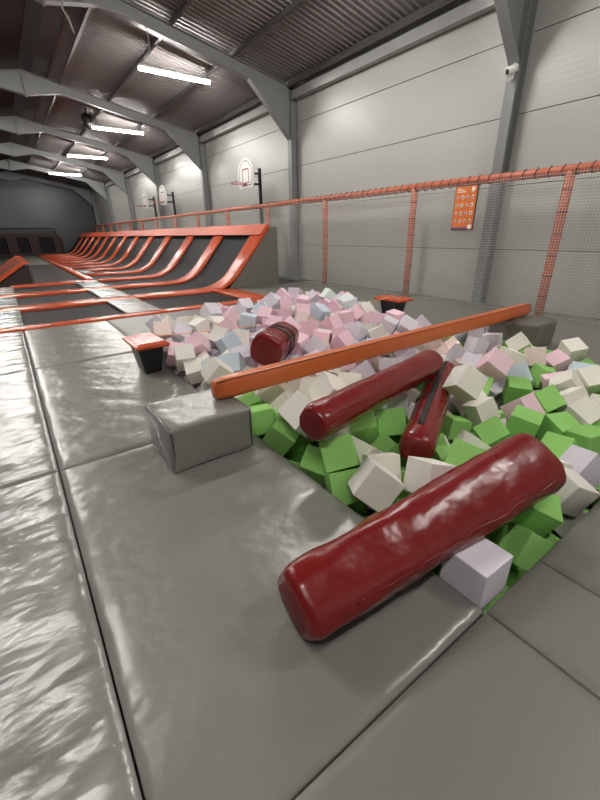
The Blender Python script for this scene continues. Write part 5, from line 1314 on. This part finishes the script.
('L',4.57,5.18,0.04,0.23,-0.23,0.26,0.91,0.21),
('W',1.88,3.95,-0.21,-0.35,-0.75,-0.25,0.50,0.21),
('W',2.97,3.26,-0.20,0.44,-0.17,-0.87,0.16,0.21),
('G',1.77,1.71,-0.32,0.56,0.33,-0.65,-0.40,0.21),
('W',5.00,0.97,-0.31,0.61,0.41,0.47,-0.49,0.21),
('P',1.93,5.69,-0.05,-0.11,0.32,0.51,0.79,0.21),
('G',2.63,0.99,-0.44,0.78,-0.05,0.51,-0.37,0.21),
('B',4.86,5.97,0.05,0.80,0.58,-0.17,-0.00,0.21),
('W',4.08,3.03,-0.27,-0.60,-0.03,-0.51,0.62,0.21),
('B',5.08,4.79,-0.13,-0.77,0.23,-0.57,0.14,0.21),
('W',3.24,2.67,-0.28,0.03,-0.37,0.33,0.87,0.21),
('W',3.35,3.55,-0.16,-0.39,0.77,0.47,0.20,0.21),
('G',4.50,0.66,-0.20,-0.66,0.39,0.64,0.04,0.21),
('L',5.22,5.07,-0.11,-0.44,-0.31,-0.39,0.75,0.21),
('L',3.13,5.07,-0.14,0.71,-0.39,-0.57,-0.13,0.21),
('W',4.50,2.21,-0.32,0.44,-0.14,0.81,0.37,0.21),
('G',3.53,0.71,-0.36,0.00,0.81,0.34,-0.47,0.21),
('B',4.57,5.90,0.09,-0.13,0.14,-0.95,0.25,0.21),
('G',2.25,1.73,-0.23,0.64,0.34,0.09,-0.68,0.21),
('L',1.90,4.19,-0.15,-0.76,0.57,-0.21,-0.22,0.21),
('P',3.53,3.38,-0.08,-0.48,-0.06,-0.65,0.58,0.21),
('W',3.20,3.08,-0.20,0.62,0.22,0.09,-0.75,0.21),
('G',1.68,1.33,-0.38,-0.50,-0.86,-0.03,0.10,0.21),
('P',2.47,5.98,0.08,0.73,0.07,0.01,-0.68,0.21),
('W',1.44,2.94,-0.40,0.41,0.59,0.36,-0.59,0.21),
('G',2.13,1.15,-0.22,-0.65,0.12,-0.28,-0.70,0.21),
('L',2.42,2.70,-0.38,0.05,-0.34,-0.43,0.84,0.21),
('L',2.25,5.97,-0.03,0.66,-0.15,0.69,-0.25,0.21),
('P',2.99,2.06,-0.14,-0.19,0.38,-0.40,0.81,0.21),
('P',3.80,3.42,-0.12,0.00,0.74,-0.07,0.67,0.21),
('P',4.41,4.43,-0.11,0.09,0.58,0.70,-0.41,0.21),
('P',1.65,5.72,-0.15,0.03,-0.95,-0.11,-0.30,0.21),
('B',4.97,5.53,-0.03,-0.86,0.12,-0.04,0.50,0.21),
('P',3.15,4.54,-0.18,0.74,0.60,-0.28,0.13,0.21),
('W',4.73,3.39,-0.26,-0.44,-0.59,0.07,-0.67,0.21),
('W',4.97,2.60,-0.39,-0.17,-0.07,0.38,-0.91,0.21),
('P',1.46,5.50,-0.24,0.71,-0.57,0.11,0.41,0.21),
('G',3.91,0.90,-0.23,-0.18,-0.21,0.50,0.82,0.21),
('G',3.28,1.21,-0.28,0.82,0.08,0.38,0.42,0.21),
('P',3.67,5.67,0.05,0.65,0.53,0.34,0.43,0.21),
('G',2.19,2.03,-0.26,-0.14,-0.13,0.97,-0.14,0.21),
('B',2.13,3.52,-0.17,0.85,-0.39,0.16,-0.32,0.21),
('G',4.43,1.56,-0.33,0.35,0.00,0.77,-0.53,0.21),
('L',4.29,2.83,-0.29,-0.87,-0.17,0.06,0.46,0.21),
('W',5.02,3.48,-0.29,-0.23,0.59,0.55,0.55,0.21),
('P',3.14,4.28,-0.34,-0.55,0.51,0.03,-0.66,0.21),
('P',2.61,5.08,-0.11,-0.35,0.29,-0.55,-0.70,0.21),
('L',3.63,5.21,-0.12,-0.19,-0.23,-0.88,0.38,0.21),
('G',4.08,0.74,-0.32,0.76,0.32,0.52,0.20,0.21),
('L',4.68,4.79,-0.11,0.33,0.01,-0.89,-0.31,0.21),
('L',4.67,3.85,-0.29,-0.76,-0.11,0.24,0.60,0.21),
('G',4.50,1.07,-0.17,0.86,-0.37,0.34,-0.06,0.21),
('G',4.63,1.35,-0.30,0.17,0.75,0.35,0.54,0.21),
('P',4.02,4.68,-0.23,0.04,0.43,-0.84,0.34,0.21),
('W',4.13,2.39,-0.23,0.54,0.27,0.53,0.59,0.21),
('W',3.61,3.79,-0.34,-0.28,0.04,-0.43,0.86,0.21),
('P',4.11,4.17,-0.32,0.30,-0.46,-0.74,0.37,0.21),
('L',4.90,4.95,-0.03,0.90,0.28,-0.13,0.30,0.21),
('P',2.03,5.41,-0.09,0.84,0.33,0.40,-0.14,0.21),
('P',2.18,4.53,-0.01,0.14,-0.38,0.73,-0.55,0.21),
('P',4.01,3.43,-0.35,0.30,-0.88,-0.36,-0.04,0.21),
('P',2.90,4.64,-0.08,0.50,0.26,0.77,-0.30,0.21),
('B',1.43,3.49,-0.27,-0.18,-0.66,0.61,-0.40,0.21),
('P',2.94,4.35,-0.18,-0.04,-0.27,0.30,-0.91,0.21),
('G',1.69,1.08,-0.46,-0.07,0.55,-0.45,0.70,0.21),
('G',4.23,0.97,-0.39,0.35,0.60,-0.64,0.32,0.21),
('P',4.13,5.57,-0.06,0.73,-0.46,-0.14,0.49,0.21),
('W',3.49,4.89,-0.16,-0.47,-0.46,0.72,0.24,0.21),
('P',2.66,5.77,0.03,-0.83,0.30,-0.38,-0.29,0.21),
('G',2.46,0.86,-0.33,-0.92,-0.25,-0.11,-0.28,0.21),
('G',3.38,2.35,-0.25,-0.56,-0.02,-0.11,0.82,0.21),
('L',2.16,4.11,-0.17,-0.18,0.58,0.78,-0.15,0.21),
('P',2.56,4.63,-0.20,-0.61,-0.61,0.30,-0.40,0.21),
('L',3.12,2.37,-0.33,0.01,-0.23,-0.05,0.97,0.21),
('L',1.67,4.89,-0.32,0.94,0.10,0.05,0.33,0.21),
('L',4.92,3.76,-0.19,-0.77,-0.63,-0.02,0.14,0.21),
('L',3.45,5.81,0.04,-0.41,-0.05,0.64,-0.65,0.21),
('L',5.23,5.42,-0.08,-0.22,-0.56,-0.36,-0.71,0.21),
('L',1.43,3.23,-0.29,0.15,0.19,-0.70,0.68,0.21),
('W',4.78,3.08,-0.31,0.15,0.15,-0.77,0.60,0.21),
('P',3.70,4.73,-0.20,-0.91,-0.30,-0.01,0.30,0.21),
('L',1.74,4.72,-0.10,-0.42,-0.73,-0.40,0.35,0.21),
('W',4.26,4.60,-0.23,-0.25,-0.29,-0.91,-0.13,0.21),
('W',2.09,5.17,-0.01,0.58,-0.66,-0.41,-0.25,0.21),
('W',3.65,2.92,-0.24,-0.13,0.60,0.19,0.76,0.21),
('L',2.84,1.44,-0.31,-0.23,0.57,0.21,-0.76,0.21),
('G',5.13,1.98,-0.34,0.29,0.30,-0.91,0.01,0.21),
('W',2.54,4.37,-0.18,-0.66,-0.68,0.02,0.31,0.21),
('W',4.06,1.13,-0.29,-0.19,0.14,0.81,-0.54,0.21),
('G',2.01,1.77,-0.34,-0.16,0.12,-0.27,0.94,0.21),
('G',3.81,0.65,-0.33,-0.78,-0.04,-0.42,0.45,0.21),
('P',1.70,3.76,-0.25,0.51,0.22,-0.68,-0.49,0.21),
('L',4.63,4.32,-0.26,-0.09,0.45,0.45,-0.77,0.21),
('L',4.55,2.97,-0.16,-0.35,-0.62,-0.48,0.52,0.21),
('L',1.70,1.96,-0.24,0.45,-0.65,0.50,-0.36,0.21),
('G',5.22,0.63,-0.42,0.63,0.41,0.07,0.66,0.21),
('B',5.22,4.59,-0.29,0.61,0.01,0.24,-0.76,0.21),
('G',4.87,1.30,-0.37,0.02,0.00,0.57,-0.82,0.21),
('G',4.86,1.87,-0.32,0.91,-0.40,-0.07,-0.02,0.21),
('P',2.23,3.11,-0.20,-0.47,-0.66,0.20,0.54,0.21),
('W',5.05,3.20,-0.38,-0.36,-0.41,-0.03,0.84,0.21),
('P',5.16,5.94,0.03,0.46,0.64,-0.58,-0.22,0.21),
('W',4.23,3.30,-0.27,0.44,0.33,-0.02,-0.84,0.21),
('W',3.34,4.36,-0.22,-0.29,-0.53,0.79,-0.03,0.21),
('W',2.17,2.61,-0.37,0.05,-0.14,0.34,-0.93,0.21),
('G',5.22,2.55,-0.33,-0.82,-0.16,0.51,0.22,0.21),
('P',3.40,4.05,-0.23,-0.34,-0.67,-0.55,0.35,0.21),
('G',4.29,1.99,-0.36,-0.02,0.33,-0.91,0.24,0.21),
('G',3.21,2.12,-0.26,-0.68,0.38,-0.63,0.06,0.21),
('G',3.84,1.20,-0.32,0.78,-0.41,-0.45,0.14,0.21),
('W',4.17,5.76,0.16,0.74,-0.51,-0.43,-0.10,0.21),
('P',4.31,5.81,-0.00,-0.42,0.41,-0.81,-0.00,0.21),
('P',2.62,3.44,-0.26,-0.97,0.13,-0.20,0.09,0.21),
('P',3.61,4.00,-0.16,-0.21,0.82,0.10,-0.52,0.21),
('P',2.99,4.09,-0.22,0.21,0.49,-0.60,0.60,0.21),
('P',3.70,4.46,-0.10,-0.86,-0.15,0.08,-0.49,0.21),
('P',3.58,5.49,-0.05,0.96,0.05,0.15,-0.22,0.21),
('P',3.01,5.42,0.03,-0.37,0.89,-0.20,0.17,0.21),
('P',4.01,3.31,-0.13,-0.09,-0.81,-0.04,-0.58,0.21),
('P',4.80,4.50,-0.20,-0.35,-0.80,-0.22,0.44,0.21),
('P',4.98,4.00,-0.04,-0.33,-0.11,0.32,0.88,0.21),
('G',2.31,1.32,-0.49,-0.22,0.25,-0.38,-0.86,0.21),
('B',3.88,5.59,0.00,0.55,0.59,0.52,0.28,0.21),
('P',1.91,4.47,-0.18,0.08,0.27,-0.96,0.08,0.21),
('L',3.24,5.98,-0.00,-0.64,-0.05,0.76,0.13,0.21),
('W',1.46,5.20,-0.38,-0.86,-0.37,0.27,-0.24,0.21),
('G',2.82,1.97,-0.33,-0.74,0.36,-0.09,0.56,0.21),
('P',2.07,3.81,-0.22,0.09,-0.23,-0.60,0.76,0.21),
('P',4.05,5.13,-0.18,-0.48,0.07,-0.79,0.38,0.21),
('G',5.23,0.97,-0.33,-0.04,0.13,-0.70,-0.71,0.21),
('P',1.67,3.32,-0.33,-0.74,-0.14,-0.39,0.53,0.21),
('G',1.87,0.97,-0.35,-0.59,-0.68,-0.15,-0.41,0.21),
('L',4.73,2.61,-0.23,-0.17,-0.54,0.70,-0.44,0.21),
('G',1.96,1.97,-0.21,0.48,0.33,0.75,-0.30,0.21),
('W',4.13,3.94,-0.14,0.64,0.76,0.03,0.07,0.21),
('L',3.97,2.31,-0.42,0.78,0.44,0.42,-0.13,0.21),
('P',3.29,4.76,-0.12,0.06,0.63,0.40,-0.66,0.21),
('P',2.76,5.35,-0.07,0.79,-0.39,0.43,-0.20,0.21),
('P',2.48,5.44,-0.11,-0.41,0.87,0.10,0.26,0.21),
('P',3.41,5.36,-0.19,0.62,-0.45,-0.15,-0.63,0.21),
('W',3.38,5.11,-0.04,-0.00,0.19,-0.83,-0.52,0.21),
('B',2.89,5.96,0.04,0.35,0.29,0.49,0.74,0.21),
('W',4.35,1.19,-0.34,-0.04,0.57,-0.66,-0.50,0.21),
('P',1.75,5.97,-0.14,0.68,0.67,-0.29,-0.07,0.21),
('G',3.63,1.33,-0.36,0.84,0.25,0.12,-0.46,0.21),
('P',2.70,3.91,-0.12,-0.99,0.02,0.10,-0.09,0.21),
('L',3.74,2.01,-0.29,-0.31,-0.14,-0.90,-0.28,0.21),
('P',4.18,4.88,-0.15,-0.91,-0.27,-0.03,-0.32,0.21),
('B',4.47,5.62,0.09,-0.94,0.04,-0.14,0.30,0.21),
('G',1.80,0.70,-0.47,0.55,-0.21,-0.35,0.73,0.21),
('G',3.40,2.70,-0.48,-0.03,0.95,-0.10,0.30,0.21),
('P',5.21,3.59,-0.46,0.02,-0.63,-0.61,-0.48,0.21),
('L',3.03,5.32,-0.26,-0.09,0.28,-0.92,-0.24,0.21),
('P',3.10,3.53,-0.39,0.62,0.59,0.24,-0.46,0.21),
('W',2.83,3.41,-0.39,0.55,-0.43,0.63,-0.34,0.21),
('G',4.29,0.62,-0.39,-0.80,-0.04,-0.59,0.12,0.21),
('L',2.25,3.67,-0.34,0.68,-0.01,0.49,0.55,0.21),
('P',4.74,2.85,-0.37,0.33,-0.09,0.74,0.59,0.21),
('W',3.55,5.07,-0.31,-0.00,-0.66,-0.71,0.26,0.21),
('G',1.60,2.65,-0.42,0.37,-0.37,0.34,-0.78,0.21),
('G',5.21,2.05,-0.57,0.88,0.32,0.00,-0.35,0.21),
('W',4.08,3.77,-0.44,-0.71,0.28,-0.63,0.15,0.21),
('P',3.37,5.64,-0.22,0.31,-0.28,-0.88,0.25,0.21),
('W',2.06,2.41,-0.47,-0.18,0.86,-0.38,0.29,0.21),
('W',4.65,1.48,-0.52,0.65,0.18,-0.11,0.73,0.21),
('P',1.46,1.87,-0.42,-0.08,0.40,-0.91,0.07,0.21),
('L',4.04,2.83,-0.46,-0.11,-0.38,-0.69,-0.61,0.21),
('P',2.25,5.58,-0.11,-0.89,0.03,-0.05,-0.45,0.21),
('L',2.81,2.98,-0.40,-0.30,0.70,-0.62,0.18,0.21),
('W',4.81,3.60,-0.37,0.69,-0.52,-0.51,-0.04,0.21),
('W',2.95,2.45,-0.52,-0.84,0.18,-0.47,-0.21,0.21),
('B',4.23,5.33,-0.28,-0.68,-0.17,-0.71,-0.07,0.21),
('L',2.34,4.18,-0.32,-0.00,-0.02,0.31,-0.95,0.21),
('P',1.92,5.21,-0.23,-0.44,-0.14,0.36,0.81,0.21),
('W',4.50,2.72,-0.37,-0.33,-0.01,0.11,-0.94,0.21),
('W',1.98,1.27,-0.41,-0.77,-0.51,0.23,-0.32,0.21),
('G',1.98,1.53,-0.45,0.09,-0.08,-0.89,0.43,0.21),
('G',3.15,1.08,-0.49,-0.64,-0.43,0.02,-0.63,0.21),
('G',4.00,2.07,-0.49,-0.34,-0.67,0.49,0.45,0.21),
('P',2.94,4.90,-0.21,0.95,0.10,0.12,-0.29,0.21),
('B',2.14,3.17,-0.41,-0.81,0.53,0.19,-0.19,0.21),
('W',4.51,3.21,-0.37,0.13,-0.29,0.54,-0.78,0.21),
('W',5.16,3.89,-0.50,0.66,0.58,0.03,0.48,0.21),
('B',4.84,4.79,-0.28,0.80,-0.25,-0.02,-0.54,0.21),
('W',5.20,3.05,-0.55,0.23,0.35,0.05,0.91,0.21),
('G',4.18,1.15,-0.58,-0.59,0.72,-0.38,-0.03,0.21),
('L',5.05,1.87,-0.58,-0.80,0.19,-0.49,-0.28,0.21),
('L',2.76,4.52,-0.29,0.18,-0.32,-0.89,-0.27,0.21),
('G',1.80,2.86,-0.40,0.52,-0.69,0.50,-0.02,0.21),
('P',1.78,2.17,-0.55,-0.57,-0.58,-0.53,0.23,0.21),
('L',3.69,2.70,-0.33,0.25,0.08,0.72,-0.64,0.21),
('B',2.49,5.14,-0.31,0.65,-0.66,-0.14,0.35,0.21),
('P',1.57,3.45,-0.52,-0.75,-0.51,0.21,-0.36,0.21),
('W',2.87,5.64,-0.11,-0.98,-0.01,-0.20,-0.09,0.21),
('W',1.53,5.83,-0.35,-0.37,-0.09,0.91,0.17,0.21),
('P',2.72,5.90,-0.18,0.11,0.61,-0.21,0.76,0.21),
('P',4.25,4.02,-0.48,0.75,0.41,0.25,-0.46,0.21),
('G',2.28,0.94,-0.51,-0.82,-0.23,0.16,-0.50,0.21),
('W',1.87,3.12,-0.39,-0.70,0.33,-0.36,0.52,0.21),
('W',4.71,0.87,-0.38,0.41,-0.51,-0.23,0.72,0.21),
('G',4.40,2.47,-0.34,-0.78,0.58,0.10,0.21,0.21),
('W',3.36,1.40,-0.44,-0.43,0.19,0.88,0.04,0.21),
('W',3.43,3.74,-0.47,-0.15,0.26,-0.95,-0.02,0.21),
('P',3.17,3.98,-0.42,0.14,-0.06,-0.98,0.14,0.21),
('L',3.95,5.41,-0.21,-0.40,-0.19,0.49,0.75,0.21),
('L',1.90,3.59,-0.35,0.83,-0.18,0.47,0.22,0.21),
('P',3.91,5.95,-0.04,-0.75,0.15,0.49,0.42,0.21),
('G',1.46,0.97,-0.54,-0.40,-0.14,0.45,-0.79,0.21),
('W',3.41,2.93,-0.37,0.67,-0.69,0.07,-0.27,0.21),
('W',3.35,4.22,-0.46,-0.33,-0.42,-0.84,-0.06,0.21),
('L',1.69,4.06,-0.41,-0.14,0.44,-0.77,-0.45,0.21),
('G',3.86,1.50,-0.47,0.24,0.56,-0.57,-0.55,0.21),
('W',3.12,1.42,-0.52,0.26,0.38,-0.19,0.86,0.21),
('L',5.22,1.67,-0.61,0.07,0.24,-0.85,0.47,0.21),
('P',4.84,5.75,-0.13,0.10,-0.23,-0.81,0.53,0.21),
('P',2.74,4.76,-0.39,0.65,0.53,-0.51,-0.18,0.21),
('G',4.41,1.75,-0.52,-0.45,-0.35,-0.10,-0.81,0.21),
('G',4.69,2.13,-0.47,0.26,0.21,-0.60,-0.73,0.21),
('L',3.93,2.55,-0.46,0.77,0.51,0.37,0.10,0.21),
('W',3.86,1.88,-0.56,0.55,0.81,-0.19,-0.07,0.21),
('G',1.49,2.34,-0.53,0.22,0.79,-0.40,0.42,0.21),
('B',4.12,4.54,-0.46,-0.47,0.13,-0.87,-0.10,0.21),
('P',2.41,5.78,-0.16,-0.38,0.73,-0.35,-0.44,0.21),
('W',3.46,1.11,-0.45,-0.01,-0.29,-0.37,0.88,0.21),
('P',1.76,4.61,-0.33,-0.73,-0.15,-0.35,0.57,0.21),
('W',2.45,3.10,-0.45,0.87,-0.21,0.34,0.28,0.21),
('P',1.48,1.31,-0.59,-0.42,-0.10,0.90,-0.05,0.21),
('L',2.29,4.67,-0.38,0.05,-0.14,0.51,0.85,0.21),
('L',2.57,1.36,-0.61,-0.67,-0.62,-0.12,-0.38,0.21),
('P',3.85,3.92,-0.44,0.33,0.40,-0.54,-0.66,0.21),
('W',4.09,1.65,-0.44,0.09,0.69,-0.62,0.36,0.21),
('W',3.68,4.27,-0.29,-0.10,0.92,-0.12,0.35,0.21),
('W',2.04,4.01,-0.43,0.48,-0.87,-0.05,-0.02,0.21),
('W',4.03,1.38,-0.40,-0.45,-0.37,0.68,0.44,0.21),
('W',4.17,5.99,-0.16,-0.12,-0.00,0.04,-0.99,0.21),
('P',4.92,3.97,-0.42,-0.25,-0.51,0.78,0.26,0.21),
('P',2.02,4.66,-0.41,-0.24,-0.40,0.00,-0.88,0.21),
('G',2.80,1.25,-0.44,-0.02,0.00,0.55,0.83,0.21),
('W',3.47,3.17,-0.43,-0.18,0.57,-0.80,-0.05,0.21),
('W',2.50,3.63,-0.46,-0.47,0.80,0.01,-0.37,0.21),
('W',5.23,3.32,-0.49,-0.42,-0.64,-0.21,-0.61,0.21),
('L',1.44,3.73,-0.44,0.13,0.62,-0.16,0.76,0.21),
('L',2.57,3.34,-0.47,0.65,0.59,0.41,0.26,0.21),
('P',4.94,3.04,-0.50,0.75,-0.25,-0.52,0.33,0.21),
('G',4.60,2.35,-0.57,0.78,-0.22,0.56,0.19,0.21),
('L',5.04,1.51,-0.53,0.27,0.48,0.61,-0.57,0.21),
('W',2.62,1.91,-0.48,0.94,0.20,0.27,-0.08,0.21),
('P',4.97,5.03,-0.27,-0.75,0.11,0.62,0.22,0.21),
('W',2.71,2.19,-0.50,0.88,0.12,0.32,0.33,0.21),
('L',3.76,0.86,-0.47,0.15,0.17,-0.26,-0.94,0.21),
('G',4.80,1.77,-0.53,-0.57,-0.51,0.08,-0.64,0.21),
('P',1.67,5.04,-0.56,-0.85,-0.01,0.49,-0.19,0.21),
('G',4.86,1.05,-0.54,-0.36,0.21,-0.78,-0.46,0.21),
('G',2.79,1.64,-0.47,0.38,-0.72,-0.23,-0.54,0.21),
('L',4.12,4.96,-0.38,-0.34,0.00,0.54,-0.77,0.21),
('P',1.47,4.59,-0.58,0.37,-0.40,-0.79,0.28,0.21),
('P',4.11,3.20,-0.46,0.58,-0.40,-0.25,-0.67,0.21),
('G',3.56,2.47,-0.45,-0.12,-0.70,-0.42,-0.56,0.21),
('G',2.32,1.94,-0.52,-0.75,-0.13,0.64,0.08,0.21),
('W',4.75,5.17,-0.17,0.83,-0.16,-0.21,-0.49,0.21),
('B',3.82,4.56,-0.39,-0.72,0.57,0.39,0.00,0.21),
('L',4.66,4.97,-0.33,-0.76,0.35,-0.44,-0.33,0.21),
('W',4.29,4.34,-0.37,-0.50,-0.05,-0.80,-0.33,0.21),
('B',2.81,3.68,-0.44,0.22,0.18,0.89,-0.35,0.21),
('W',2.62,5.63,-0.24,-0.47,0.06,-0.69,0.55,0.21),
('W',5.18,5.71,-0.14,0.01,-0.35,0.76,-0.55,0.21),
('G',3.40,2.08,-0.46,0.12,-0.55,-0.14,-0.82,0.21),
('W',1.45,3.99,-0.51,0.24,-0.01,-0.56,0.79,0.21),
('P',1.70,4.32,-0.27,-0.40,-0.34,0.54,0.65,0.21),
('P',4.94,2.11,-0.54,-0.49,-0.25,-0.17,0.82,0.21),
('L',4.57,5.76,-0.15,0.17,0.29,0.48,-0.81,0.21),
('L',2.73,2.74,-0.38,-0.43,0.30,-0.64,-0.56,0.21),
('G',4.47,0.85,-0.37,0.78,-0.27,-0.05,-0.57,0.21),
('P',5.10,5.27,-0.32,0.18,-0.60,-0.76,0.16,0.21),
('G',3.86,3.07,-0.43,-0.07,-0.18,-0.89,0.41,0.21),
('G',1.54,0.62,-0.50,0.03,0.97,0.18,-0.13,0.21),
('W',4.40,5.03,-0.30,0.71,0.17,-0.09,0.67,0.21),
('G',5.22,1.18,-0.51,0.49,0.39,-0.24,0.74,0.21),
('W',2.87,3.20,-0.55,0.35,0.32,-0.00,0.88,0.21),
('L',4.49,3.95,-0.41,-0.80,0.33,-0.02,-0.50,0.21),
('L',2.17,5.01,-0.25,-0.75,-0.16,-0.44,0.47,0.21),
('P',4.49,1.98,-0.56,-0.65,-0.64,-0.40,-0.05,0.21),
('L',4.62,5.42,-0.20,-0.54,-0.46,-0.24,-0.66,0.21),
('P',1.61,3.09,-0.48,-0.24,0.00,-0.17,-0.96,0.21),
('G',3.60,1.56,-0.52,-0.27,0.19,0.10,-0.94,0.21),
('G',3.15,0.79,-0.49,0.48,-0.24,-0.03,0.84,0.21),
('W',2.82,3.98,-0.38,-0.40,-0.86,0.01,0.30,0.21),
('P',5.20,4.66,-0.63,0.38,-0.27,-0.88,0.09,0.21),
('B',5.22,4.27,-0.39,0.16,0.60,0.03,-0.78,0.21),
('G',4.23,2.32,-0.52,-0.18,0.17,-0.52,-0.82,0.21),
('L',3.04,5.85,-0.16,0.51,-0.33,0.17,0.77,0.21),
('B',3.97,4.37,-0.27,0.12,-0.71,0.69,-0.05,0.21),
('P',3.84,4.97,-0.28,0.24,-0.87,-0.04,-0.42,0.21),
('L',2.00,5.95,-0.06,-0.55,0.76,0.20,-0.30,0.21),
('P',3.26,2.47,-0.48,0.15,-0.55,-0.05,-0.82,0.21),
('W',2.20,2.89,-0.46,-0.88,-0.13,-0.33,0.33,0.21),
('P',5.20,4.97,-0.34,-0.45,-0.11,-0.15,-0.87,0.21),
('G',2.13,2.19,-0.45,0.08,-0.53,-0.79,0.32,0.21),
('P',2.04,3.41,-0.38,-0.51,-0.28,-0.58,0.56,0.21),
('P',2.26,3.95,-0.39,0.94,0.32,-0.09,0.07,0.21),
('L',1.44,1.58,-0.57,0.45,-0.06,0.14,0.88,0.21),
('W',2.97,2.72,-0.53,-0.22,0.02,-0.95,-0.20,0.21),
('L',5.03,4.64,-0.43,0.59,-0.05,0.32,-0.74,0.21),
('G',4.29,1.39,-0.47,0.71,-0.43,-0.20,-0.52,0.21),
('P',4.57,4.61,-0.31,-0.49,-0.26,0.83,-0.05,0.21),
('L',2.14,4.41,-0.31,-0.06,0.82,0.20,0.53,0.21),
('P',3.10,3.25,-0.41,-0.55,-0.18,-0.59,-0.56,0.21),
('P',2.45,4.88,-0.28,-0.40,-0.10,0.56,-0.72,0.21),
('G',3.67,0.65,-0.60,-0.86,0.42,-0.31,0.02,0.21),
('G',4.98,1.26,-0.60,-0.20,-0.24,0.82,0.47,0.21),
('W',2.39,2.36,-0.44,0.98,-0.20,0.01,0.05,0.21),
('P',3.64,5.94,-0.08,-0.53,-0.32,-0.72,0.31,0.21),
('W',2.43,1.64,-0.43,-0.71,0.18,0.16,-0.67,0.21),
('P',3.78,3.61,-0.45,0.20,0.55,-0.18,-0.79,0.21),
('W',2.43,4.42,-0.41,0.21,-0.03,0.76,0.62,0.21),
('P',5.20,2.41,-0.56,-0.35,0.43,0.24,0.80,0.21),
('W',4.35,3.38,-0.44,0.64,0.71,-0.09,0.29,0.21),
('B',1.72,3.71,-0.48,-0.33,0.16,0.10,0.92,0.21)]
NAMES = {'G': 'green', 'W': 'cream', 'P': 'pink', 'P2': 'peach', 'L': 'lavender grey', 'B': 'pale blue', 'M': 'mint white'}
def cube_mesh(k):
    b = BM(); box(b, (-.5, -.5, -.5), (.5, .5, .5), .022, 2)
    for v in b.verts: v.co += v.co.normalized() * .0
    me = bpy.data.meshes.new('foam_cube'); bmesh.ops.recalc_face_normals(b, faces=b.faces); b.to_mesh(me); b.free()
    me.materials.append(M[k]); return me
proto = {k: link('foam_cube', cube_mesh(k), None) for k in NAMES}
used = set()
for (k, x, y, z, qw, qx, qy, qz, s, lab) in CUBES:
    if k not in used:
        o = proto[k]; used.add(k)
    else:
        o = proto[k].copy(); COL.objects.link(o)
    o.rotation_mode = 'QUATERNION'
    o.location = (x, y, z); o.rotation_quaternion = (qw, qx, qy, qz); o.scale = (s, s, s)
    tag(o, lab, 'foam cube', 'foam cubes in the pit')
for k in NAMES:
    if k not in used: bpy.data.objects.remove(proto[k])
order = list(NAMES); b = BM()
for (k, x, y, z, qw, qx, qy, qz, s) in STUFF:
    mtx = Matrix.Translation((x, y, z)) @ Quaternion((qw, qx, qy, qz)).to_matrix().to_4x4()
    h = s / 2
    box(b, (-h, -h, -h), (h, h, h), 0, 2, mtx, order.index(k))
o = obj('buried_foam_cubes', b, [M[k] for k in order])
tag(o, 'loose foam cubes lying deeper in the pit under the visible ones', 'foam cube', None, 'stuff')

# ------------------------------------------------------------------ world, camera, view
w = bpy.data.worlds.new('hall'); SC.world = w; w.use_nodes = True
w.node_tree.nodes['Background'].inputs['Color'].default_value = (.02, .02, .02, 1)
cam = bpy.data.cameras.new('camera'); co = bpy.data.objects.new('camera', cam); COL.objects.link(co)
cam.sensor_fit = 'VERTICAL'; cam.sensor_height = 36.0; cam.lens = 36.0 * 383.46 / 800.0
cam.clip_start = .05; cam.clip_end = 200
yaw, pitch, rollc = 6.19638381e-01, 4.11835639e-01, -1.66904859e-02
fwd = Vector((math.sin(yaw) * math.cos(pitch), math.cos(yaw) * math.cos(pitch), -math.sin(pitch)))
rt = Vector((math.cos(yaw), -math.sin(yaw), 0)); up = rt.cross(fwd)
r2 = rt * math.cos(rollc) + up * math.sin(rollc); u2 = -rt * math.sin(rollc) + up * math.cos(rollc)
mw = Matrix((r2, u2, -fwd)).transposed().to_4x4(); mw.translation = (0, 0, 1.5)
co.matrix_world = mw
SC.camera = co
SC.view_settings.view_transform = 'Standard'; SC.view_settings.look = 'None'
SC.view_settings.gamma = 1.0; SC.view_settings.use_curve_mapping = False
SC.view_settings.exposure = 1.75
